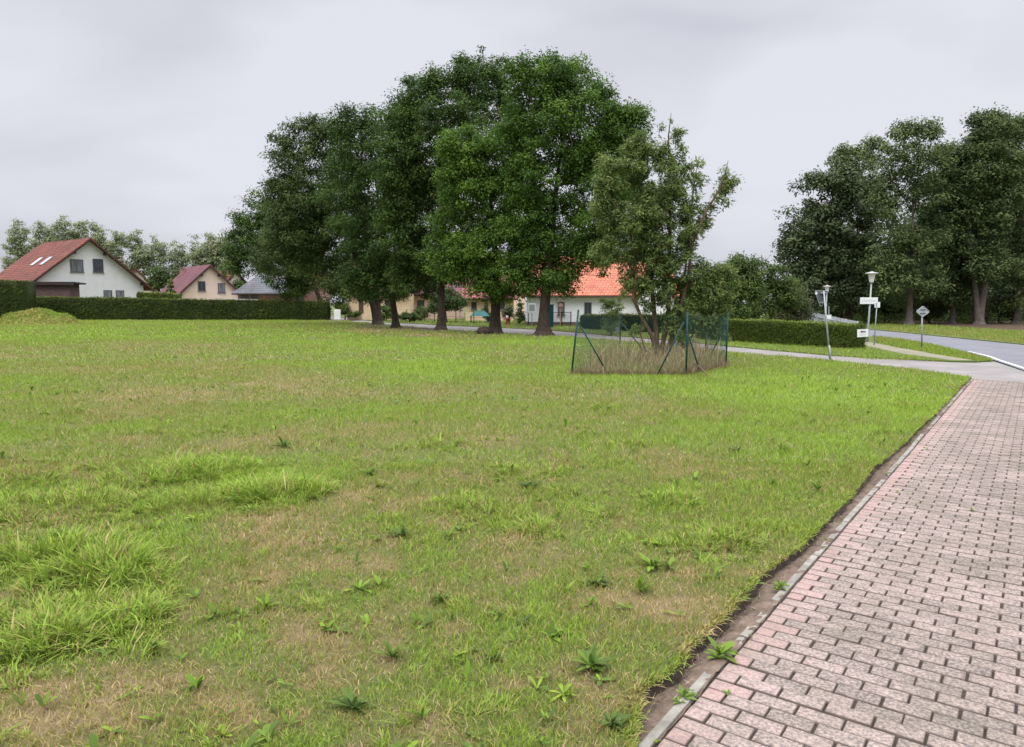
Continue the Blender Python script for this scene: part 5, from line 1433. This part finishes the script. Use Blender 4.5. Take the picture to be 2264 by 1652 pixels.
# ================================================================== GARDEN FRONT ALONG THE LANE
def lineD(pts):            # photo ground points -> world
    return [Vector((*D2G(*p), 0)) for p in pts]
gf = lineD([(792, 703), (900, 708), (1008, 714), (1090, 717), (1168, 721)])
f0 = thing('garden_fence', 'thin dark garden fence along the lane behind the row of trunks', 'fence', gf[0])
posts = []
for i in range(len(gf) - 1):
    n_ = max(1, round((gf[i + 1] - gf[i]).length / 2.6))
    for k in range(n_): posts.append(gf[i].lerp(gf[i + 1], k / n_))
posts.append(gf[-1])
for p in posts:
    m = MB(); q_ = p - gf[0]; m.tube([(q_.x, q_.y, -.05), (q_.x, q_.y, 1.15)], .035, 6); m.build('post', M['black'], f0)
m = MB()
for z in (.12, .55, 1.08): m.tube([tuple(p - gf[0] + Vector((0, 0, z))) for p in gf], .012, 5)
m.build('rail', M['black'], f0)
mf = lineD([(1203, 721), (1262, 722.5)])
f1 = thing('metal_fence', 'black metal railing in front of the white house', 'fence', mf[0])
dv = mf[1] - mf[0]
for k in range(4):
    q_ = dv * (k / 3); m = MB(); m.box((q_.x, q_.y, .55), (.07, .07, 1.2)); m.build('post', M['black'], f1)
m = MB()
for z in (.2, 1.08): m.tube([(0, 0, z), (dv.x, dv.y, z)], .02, 6)
m.build('rail', M['black'], f1)
m = MB()
for k in range(40):
    q_ = dv * ((k + .5) / 40); m.tube([(q_.x, q_.y, .2), (q_.x, q_.y, 1.08)], .006, 4)
m.build('bar', M['black'], f1)
# dark green gate pillar
p = Vector((*D2G(1218, 724), 0))
gp = thing('gate_pillar', 'thick dark green gate pillar right of the rightmost trunk', 'pillar', p)
m = MB(); m.box((0, 0, .8), (.36, .36, 1.66)); m.build('shaft', M['greenmetal'], gp, bevel=.01)
m = MB(); m.box((0, 0, 1.66), (.42, .42, .07)); m.build('cap', M['greenmetal'], gp, bevel=.01)
# bird house on a pole
p = Vector((*D2G(1239, 721.5), 0))
bh = thing('bird_house', 'pinkish bird house on a pole in front of the white house', 'bird house', p)
zb = at(1236, p.y, 672).z
m = MB(); m.tube([(0, 0, -.05), (0, 0, zb - .2)], .04, 6); m.build('pole', M['pinkwood'], bh)
m = MB(); m.box((0, 0, zb - .08), (.3, .26, .26)); m.build('box', M['pinkwood'], bh)
m = MB()
for s in (-1, 1): m.box((s * .12, 0, zb + .1), (.32, .36, .03), Matrix.Rotation(R(38) * s, 3, 'Y'))
m.build('roof', M['door'], bh)
# framed notice
p = Vector((*D2G(1176, 722), 0))
nb = thing('notice_board', 'small white framed board on a post left of the rightmost trunk', 'board', p)
zb = at(1176, p.y, 681).z
m = MB(); m.tube([(0, .05, -.05), (0, .05, zb - .3)], .03, 6); m.build('post', M['galv'], nb)
m = MB(); m.box((0, 0, zb), (.62, .05, .72)); m.build('frame', M['plate'], nb, bevel=.01)
m = MB(); m.box((0, -.03, zb + .02), (.42, .02, .46)); m.build('panel', M['signrim'], nb)
# red hydrant-like ornament
p = Vector((*D2G(1121, 719.5), 0))
gn = thing('garden_ornament', 'small red garden ornament with two arms on the grass by the stout trunk', 'ornament', p)
m = MB(); m.tube([(0, 0, 0), (0, 0, .1), (0, 0, .5), (0, 0, .56)], [.16, .09, .09, .14], 10); m.build('body', M['red'], gn)
m = MB(); m.tube([(-.3, 0, .46), (-.1, 0, .56), (.1, 0, .56), (.3, 0, .46)], .05, 6); m.build('arm', M['red'], gn)
m = MB(); m.tube([(0, 0, .55), (0, 0, .68), (0, 0, .82)], [.08, .11, .03], 8); m.build('head', M['plate'], gn)
# teal canopy
xa, xb = at(1040, 66, 700).x, at(1082, 66, 700).x
tc_ = thing('garden_canopy', 'low teal green canopy in the garden before the yellow house', 'canopy', ((xa + xb) / 2, 66, 0))
m = MB(); w2 = (xb - xa) / 2
m.add([(-w2, -.9, .6), (w2, -.9, .6), (w2, .9, .6), (-w2, .9, .6), (-w2 * .5, 0, 1.1), (w2 * .5, 0, 1.1)], [(0, 1, 5, 4), (1, 2, 5), (2, 3, 4, 5), (3, 0, 4), (0, 3, 2, 1)])
m.build('cover', M['teal'], tc_)
for sx_ in (-1, 1):
    for sy_ in (-1, 1):
        m = MB(); m.tube([(sx_ * w2 * .92, sy_ * .82, -.03), (sx_ * w2 * .92, sy_ * .82, .63)], .03, 6); m.build('leg', M['greenmetal'], tc_)
# white cabinet at the lane bend
p = at(746, 74, 690)
cb_ = thing('utility_cabinet', 'small white cabinet at the bend of the lane beside the hedge end', 'cabinet', (p.x, 74, 0))
m = MB(); m.box((0, 0, .62), (.62, .35, 1.0)); m.build('body', M['plate'], cb_, bevel=.02)
m = MB(); m.box((0, 0, .07), (.66, .4, .16)); m.build('base', M['lamphood'], cb_)

# stone beside the stout trunk
p = D2G(1072, 738)
bm_v = []
srng = np.random.default_rng(4)
import bmesh
bm = bmesh.new(); bmesh.ops.create_icosphere(bm, subdivisions=3, radius=.42)
for v_ in bm.verts:
    f_ = 1 + .25 * math.sin(5 * v_.co.x + 2) * math.cos(4 * v_.co.y) + srng.normal(0, .03)
    v_.co = Vector((v_.co.x * f_ * 1.2, v_.co.y * f_, v_.co.z * f_ * .62))
me = bpy.data.meshes.new('stone'); bm.to_mesh(me); bm.free(); me.materials.append(M['bark'])
o = bpy.data.objects.new('stone', me); COL.objects.link(o); o.location = (p[0], p[1], .12)
tag(o, 'dark rounded stone at the foot of the stout trunk', 'stone')

# ================================================================== WIRE ENCLOSURE
def G3(dx, dy): return Vector((*D2G(dx, dy), 0))
pa, pc, pd_, pb = G3(1263, 828), G3(1517, 829), G3(1605, 811), G3(1371, 791)
pe = G3(1560, 786)
ring = [pa, pc, pd_, pe, pb]
tops = {}
def top_of(p, dx, dy):
    t_ = at(dx, p.y, dy); return Vector((t_.x, t_.y, t_.z))
tp = [top_of(pa, 1278.5, 688), top_of(pc, 1520, 689), top_of(pd_, 1609.5, 690), top_of(pe, 1562, 700), top_of(pb, 1371, 697)]
en = thing('wire_enclosure', 'green wire mesh enclosure with leaning posts around the young tree', 'fence', pa)
for p_, t_ in zip(ring, tp):
    m = MB(); m.tube([tuple(p_ - pa + Vector((0, 0, -.05))), tuple(t_ - pa)], .024, 8); po = m.build('post', M['greenmetal'], en, smooth=True)
    m = MB(); m.tube([tuple(t_ - pa), tuple(t_ - pa + Vector((0, 0, .03)))], [.03, .02], 8); m.build('cap', M['black'], po)
for a, b_ in [((1284, 722, pa.y), (1345, 823, pa.y + .2)), ((1376, 716, pb.y), (1440, 772, pb.y - .7)), ((1512, 712, pc.y), (1452, 828, pc.y - .1)),
              ((1524, 745, pc.y), (1549, 822, pc.y + .4)), ((1606, 716, pd_.y), (1561, 772, pd_.y + .9))]:
    A, B = at(a[0], a[2], a[1]), at(b_[0], b_[2], b_[1]); B.z = -.02
    m = MB(); m.tube([tuple(A - pa), tuple(B - pa)], .019, 6); m.build('strut', M['greenmetal'], en, smooth=True)
m = MB()
for (p1, t1), (p2, t2) in zip(zip(ring, tp), list(zip(ring, tp))[1:] + [(ring[0], tp[0])]):
    L_ = (p2 - p1).length
    Pn = lambda s, h: (p1.lerp(t1, h).lerp(p2.lerp(t2, h), s) - pa)
    for h in (.04, .5, .93): m.tube([tuple(Pn(0, h)), tuple(Pn(1, h))], .003, 4, False)
    H_ = .9; n_ = int(L_ / .075)
    for d_ in (-1, 1):
        for k in range(-int(H_ * 1.45 / .075), n_ + int(H_ * 1.45 / .075)):
            s0, s1 = k / n_, k / n_ + d_ * (H_ * 1.45 / L_)
            h0, h1 = .04, .93
            # clip
            def cl(s0, h0, s1, h1):
                t0, t1_ = 0.0, 1.0
                ds = s1 - s0
                for lim, sg in ((0, -1), (1, 1)):
                    if sg < 0:
                        if ds > 0: t0 = max(t0, (0 - s0) / ds)
                        else: t1_ = min(t1_, (0 - s0) / ds)
                    else:
                        if ds > 0: t1_ = min(t1_, (1 - s0) / ds)
                        else: t0 = max(t0, (1 - s0) / ds)
                return t0, t1_
            t0, t1_ = cl(s0, h0, s1, h1)
            if t1_ - t0 < .02: continue
            m.tube([tuple(Pn(s0 + (s1 - s0) * t0, h0 + (h1 - h0) * t0)), tuple(Pn(s0 + (s1 - s0) * t1_, h0 + (h1 - h0) * t1_))], .0013, 3, False)
m.build('wire_mesh', M['greenmetal'], en)
# small pale tag on the back post
m = MB(); c = at(1366, pb.y, 730) - pa; m.box(tuple(c), (.14, .03, .2)); m.build('tag_plate', M['signrim'], en)

# tall dry grass inside the enclosure
DG = GrassAcc()
cen = sum(ring, Vector()) / 5
poly = [((p - cen) * 1.03 + cen) for p in ring]
N = 7500
x = RNG.uniform(min(p.x for p in poly) - .1, max(p.x for p in poly) + .1, N); y = RNG.uniform(min(p.y for p in poly) - .1, max(p.y for p in poly) + .1, N)
k = in_poly(x, y, [(p.x, p.y) for p in poly]); x, y = x[k], y[k]; N = len(x)
fr_ = fbm(x * 1.1, y * 1.1, 77, 3)
h = np.clip(.30 + 1.0 * (fr_ - .25), .18, 1.1) * RNG.uniform(.4, 1.4, N)
val = np.clip(.36 + RNG.normal(0, .2, N) + (fr_ - .5) * .3, 0, .82); gr = RNG.uniform(0, 1, N) < .10 + .5 * (fbm(x * 1.6, y * 1.6, 12, 2) > .58); val[gr] = RNG.uniform(.85, 1, gr.sum())
DG.add(*blades(np.stack([x, y, np.full(N, -.01)], 1), h, RNG.uniform(.006, .016, N), RNG.uniform(0, 6.28, N), np.clip(RNG.normal(.45, .3, N), 0, 1.25), val, True))
n_ = 420
t_ = RNG.integers(0, N, n_)
DG.add(*arcs(np.stack([x[t_], y[t_], np.zeros(n_)], 1), RNG.uniform(.5, 1.15, n_), RNG.uniform(.008, .016, n_), RNG.uniform(0, 6.28, n_), np.clip(RNG.normal(.45, .35, n_), 0, 1.3), RNG.uniform(0, .4, n_), np.clip(RNG.normal(.25, .2, n_), 0, .75)))
# fallen stalks and litter round the foot of the wire
e_ = []
for a, b_ in ((pa, pc), (pc, pd_)):
    n_ = 900; t_ = RNG.uniform(0, 1, n_)
    xx = a.x + (b_.x - a.x) * t_ + RNG.normal(0, .1, n_); yy = a.y + (b_.y - a.y) * t_ + RNG.normal(-.02, .1, n_)
    DG.add(*blades(np.stack([xx, yy, np.zeros(n_)], 1), RNG.uniform(.1, .32, n_), RNG.uniform(.008, .018, n_), RNG.uniform(0, 6.28, n_), RNG.uniform(.5, 1.3, n_), np.clip(RNG.normal(.15, .18, n_), 0, .7), True))
stuff(DG.build('dry_grass', M['straw']), 'tall straw coloured dry grass and stalks inside the wire enclosure', 'dry grass')
a, b_ = at(1535, 17.9, 822), at(1567, 17.0, 843)
m = MB(); a.z = .28; b_.z = .0
m.tube([tuple(a), tuple(a.lerp(b_, .5) + Vector((.02, 0, .05))), tuple(b_)], [.02, .018, .01], 6)
o = m.build('stick', M['bark_brown'], smooth=True); tag(o, 'bare stick poking out of the enclosure onto the lawn', 'stick')

# ================================================================== SIGNS AND LAMPS
def leaning(p, t_, r=.03, n_=10):
    return [tuple(p), tuple(t_)]
# triangular sign seen from behind
p = G3(1836, 797)
T = at(1821, p.y, 643)
ys = thing('road_sign', 'triangular road sign seen from behind on a leaning pole by the lane', 'road sign', p)
d_ = Vector((T.x, T.y, T.z)) - p
m = MB(); m.tube([(0, 0, -.1), tuple(d_)], .027, 10); m.build('pole', M['galv'], ys, smooth=True)
m = MB(); m.tube([(0, 0, -.02), tuple(d_ * .22)], .035, 10); m.build('pole_sleeve', M['signrim'], ys, smooth=True)
# plate: point down, turned away
cT = at(1819, p.y, 667) - p
def pl(dx, dy): 
    q_ = at(dx, p.y, dy) - p; return q_
ax = Vector((.97, .24, 0)).normalized(); nrm = Vector((ax.y, -ax.x, 0))
ctr = pl(1818, 643.5); wS = .47
tri = [(-wS / 2, 0), (wS / 2, 0), (.035, -.47), (-.035, -.47)]
def tri_mesh(tri, off, th_, name, mat, parent):
    m = MB(); n_ = len(tri)
    v = [ctr + ax * a + Vector((0, 0, c)) - nrm * off for a, c in tri] + [ctr + ax * a + Vector((0, 0, c)) - nrm * (off + th_) for a, c in tri]
    m.add(v, [tuple(range(n_))[::-1], tuple(range(n_, 2 * n_))] + [(i, (i + 1) % n_, n_ + (i + 1) % n_, n_ + i) for i in range(n_)])
    return m.build(name, mat, parent)
sp_ = tri_mesh(tri, .04, .012, 'sign_plate', M['signback'], ys)
# raised rim round the back
m = MB()
pts = [ctr + ax * a + Vector((0, 0, c)) - nrm * .036 for a, c in tri]
for i in range(4): m.tube([tuple(pts[i]), tuple(pts[(i + 1) % 4])], .008, 6)
m.build('rim', M['signrim'], sp_)
m = MB(); m.box(tuple(ctr + ax * -.19 + Vector((0, 0, -.07)) - nrm * .03), (.06, .02, .08), Matrix.Rotation(math.atan2(ax.y, ax.x), 3, 'Z')); m.build('sticker', M['plate'], sp_)
m = MB()
for z in (-.06, -.36): m.box(tuple(ctr + ax * .06 + Vector((0, 0, z)) - nrm * .02), (.24, .05, .035), Matrix.Rotation(math.atan2(ax.y, ax.x), 3, 'Z'))
m.build('bracket', M['galv'], ys)
# small plates lower on the pole
m = MB(); c = pl(1832, 700.5); m.box(tuple(c), (.16, .02, .12)); m.build('small_plate', M['plate'], ys)
m = MB(); c = pl(1828, 708); m.box(tuple(c), (.2, .02, .045)); m.build('small_plate', M['signrim'], ys)
m = MB(); a_, b_ = pl(1832.5, 698), pl(1832.5, 677); m.tube([tuple(a_), tuple(b_)], .016, 6); m.build('side_tube', M['galv'], ys)

def street_lamp(label, dx, base_Y, top_dy, seed_=0, lean=0.0, hood_w=44):
    b_ = at(dx, base_Y, 700); p = Vector((b_.x - lean, base_Y, 0))
    zt_ = at(dx, base_Y, top_dy).z
    r = thing('street_lamp', label, 'street lamp', p, 0, 'street lamps on the main road')
    m = MB(); m.tube([(0, 0, -.1), (0, 0, .8), (lean * .3, 0, .9), (lean, 0, zt_ - .42)], [.055, .055, .042, .034], 10); m.build('pole', M['galv'], r, smooth=True)
    m = MB(); m.tube([(lean, 0, zt_ - .46), (lean, 0, zt_ - .43), (lean, 0, zt_ - .10), (lean, 0, zt_ - .07)], [.085, .095, .155, .15], 16); m.build('lamp_glass', M['lampglass'], r, smooth=False)
    m = MB(); m.tube([(lean, 0, zt_ - .085), (lean, 0, zt_ - .06), (lean, 0, zt_ - .03), (lean, 0, zt_ + .0), (lean, 0, zt_ + .03)], [.15, .275, .265, .11, .03], 20); m.build('hood', M['lamphood'], r, smooth=False)
    m = MB(); m.tube([(lean, 0, zt_ - .52), (lean, 0, zt_ - .455)], [.042, .075], 12); m.build('collar', M['galv'], r)
    return r, p, zt_
l1, lp, lz = street_lamp('street lamp with a wide hood rising behind the end of the low hedge', 1923, 33, 602, lean=.06)
l2, _, _ = street_lamp('farther street lamp partly hidden by the triangular sign', 1826, 52, 632, lean=.0)
# street name plate on the nearer lamp
sn = thing('street_name_sign', 'long white street name plate fixed across the lamp pole', 'sign', (lp.x, lp.y - .07, 0))
zc_ = at(1919.5, 33, 665.2).z
wpl = (1939 - 1900) / ppm(33)
m = MB(); m.box((-.05, 0, zc_), (wpl, .025, .30)); m.build('plate', M['plate'], sn, bevel=.008)
m = MB()
srng2 = random.Random(2); xx_ = -.05 - wpl * .36
while xx_ < -.05 + wpl * .34:
    w_ = srng2.uniform(.025, .05); m.box((xx_, -.0145, zc_ + srng2.uniform(-.005, .005)), (w_ * .45, .003, .075)); xx_ += w_ + .012
m.build('lettering', M['ink2'], sn)
m = MB(); m.box((.0, .03, zc_ + .08), (.14, .05, .03)); m.box((.0, .03, zc_ - .08), (.14, .05, .03)); m.build('clamp', M['galv'], sn)
# thin pole with a small sign, right of the hedge end
p = G3(1932.5, 763)
tpn = at(1939, p.y, 669)
ts = thing('marker_post', 'thin grey post with a small square plate between the hedge end and the footpath', 'sign post', p)
m = MB(); m.tube([(0, 0, -.1), tuple(Vector(tpn) - p)], .022, 8); m.build('pole', M['galv'], ts, smooth=True)
m = MB(); c = at(1938.8, p.y, 674) - p; m.box((c.x, -.03, c.z), (.23, .02, .24)); m.build('plate', M['plate'], ts)
m = MB(); m.box((c.x - .04, -.045, c.z), (.06, .01, .18)); m.build('stripe', M['signrim'], ts)
# diamond sign seen from behind
p = G3(2039, 771)
dsn = thing('road_sign', 'diamond shaped road sign seen from behind beside the main road', 'road sign', p)
tt_ = at(2038.5, p.y, 690) - p
m = MB(); m.tube([(-.02, 0, -.1), (tt_.x, 0, tt_.z + .15)], .03, 10); m.build('pole', M['galv'], dsn, smooth=True)
hwid = 13.8 / ppm(p.y); hh_ = 11.2 / ppm(p.y)
c = at(2038.5, p.y, 689) - p
k_ = .10
ring_ = []
for (a0, c0), (a1, c1) in zip([(0, 1), (1, 0), (0, -1), (-1, 0)], [(1, 0), (0, -1), (-1, 0), (0, 1)]):
    ring_.append((a0 + (a1 - a0) * k_, c0 + (c1 - c0) * k_)); ring_.append((a0 + (a1 - a0) * (1 - k_), c0 + (c1 - c0) * (1 - k_)))
m = MB(); n_ = len(ring_)
v = [(c.x + a * hwid * 1.12, -.035, c.z + e_ * hh_ * 1.12) for a, e_ in ring_] + [(c.x + a * hwid * 1.12, -.05, c.z + e_ * hh_ * 1.12) for a, e_ in ring_]
m.add(v, [tuple(range(n_)), tuple(range(n_, 2 * n_))[::-1]] + [(i, n_ + i, n_ + (i + 1) % n_, (i + 1) % n_) for i in range(n_)])
dp = m.build('sign_plate', M['signgrey'], dsn)
m = MB(); vr = [(c.x + a * hwid * 1.1, -.055, c.z + e_ * hh_ * 1.1) for a, e_ in ring_]
for i in range(n_): m.tube([vr[i], vr[(i + 1) % n_]], .012, 6)
m.build('rim', M['galv'], dp)
m = MB(); m.box((c.x, -.06, c.z + .07), (.2, .03, .035)); m.box((c.x, -.06, c.z - .07), (.2, .03, .035)); m.build('bracket', M['signback'], dsn)
# white notice on the hedge
hY = rb[1] + .5 - .52
wn_ = at(1906.5, hY, 736.5)
nt_ = thing('notice_sign', 'white rectangular notice with a dark red arrow on the end of the low hedge', 'sign', (wn_.x, wn_.y + .02, 0))
wS, hS = 24.5 / ppm(hY), 17 / ppm(hY)
Rt = Matrix.Rotation(R(-3.0), 3, 'Y')
hd = Vector((rb[0] - ra[0], rb[1] - ra[1], 0)).normalized()
m = MB(); m.box((0, -.06, wn_.z), (wS, .012, hS), Rt); m.build('board', M['plate'], nt_)
m = MB()
zA = wn_.z + hS * .17
def flat(pts_, name, mat):
    m_ = MB(); n__ = len(pts_)
    m_.add([(a, -.0685, b__) for a, b__ in pts_] + [(a, -.0665, b__) for a, b__ in pts_], [tuple(range(n__)), tuple(range(n__, 2 * n__))[::-1]] + [(i, (i + 1) % n__, n__ + (i + 1) % n__, n__ + i) for i in range(n__)])
    return m_.build(name, mat, nt_)
flat([(-.11, zA), (-.035, zA + .055), (-.035, zA + .024), (.11, zA + .024), (.11, zA - .024), (-.035, zA - .024), (-.035, zA - .055)], 'arrow', M['ink'])
m = MB()
for r_ in range(3):
    for k in range(6): m.box((-.10 + k * .038, -.068, wn_.z - hS * .08 - r_ * .035), (.026, .002, .012))
m.build('lettering', M['ink2'], nt_)
m = MB()
for s in (-1, 1): m.tube([(s * wS * .35, -.05, wn_.z + hS * .25), (s * wS * .35, .12, wn_.z + hS * .25)], .008, 6)
m.build('hanger', M['galv'], nt_)

# grey slatted fence behind the low hedge
sA, sB = at(1793, 47, 691), at(1898, 36, 711.5)
fs = thing('slat_fence', 'pale grey slatted fence behind the low hedge', 'fence', (sA.x, sA.y, 0))
dv = Vector((sB.x - sA.x, sB.y - sA.y, 0)); L_ = dv.length; dn = dv.normalized()
zA0, zB0 = sA.z + .02, sB.z
m = MB(); n_ = int(L_ / .17)
for k in range(n_):
    t_ = (k + .5) / n_; z_ = zA0 + (zB0 - zA0) * t_
    q_ = dv * t_; m.box((q_.x, q_.y, z_ / 2 + .03), (.125, .02, z_ - .06), Matrix.Rotation(math.atan2(dn.y, dn.x), 3, 'Z'))
m.build('slat_panel', M['greyslat'], fs)
for k in range(6):
    q_ = dv * (k / 5); z_ = zA0 + (zB0 - zA0) * k / 5
    m = MB(); m.box((q_.x + dn.y * .05, q_.y - dn.x * .05, z_ / 2), (.08, .06, z_ + .06), Matrix.Rotation(math.atan2(dn.y, dn.x), 3, 'Z')); m.build('post', M['greyslat'], fs)
m = MB()
for h in (.25, .82): m.tube([(dn.y * .03, -dn.x * .03, zA0 * h), (dv.x + dn.y * .03, dv.y - dn.x * .03, zB0 * h)], .02, 5)
m.build('rail', M['greyslat'], fs)
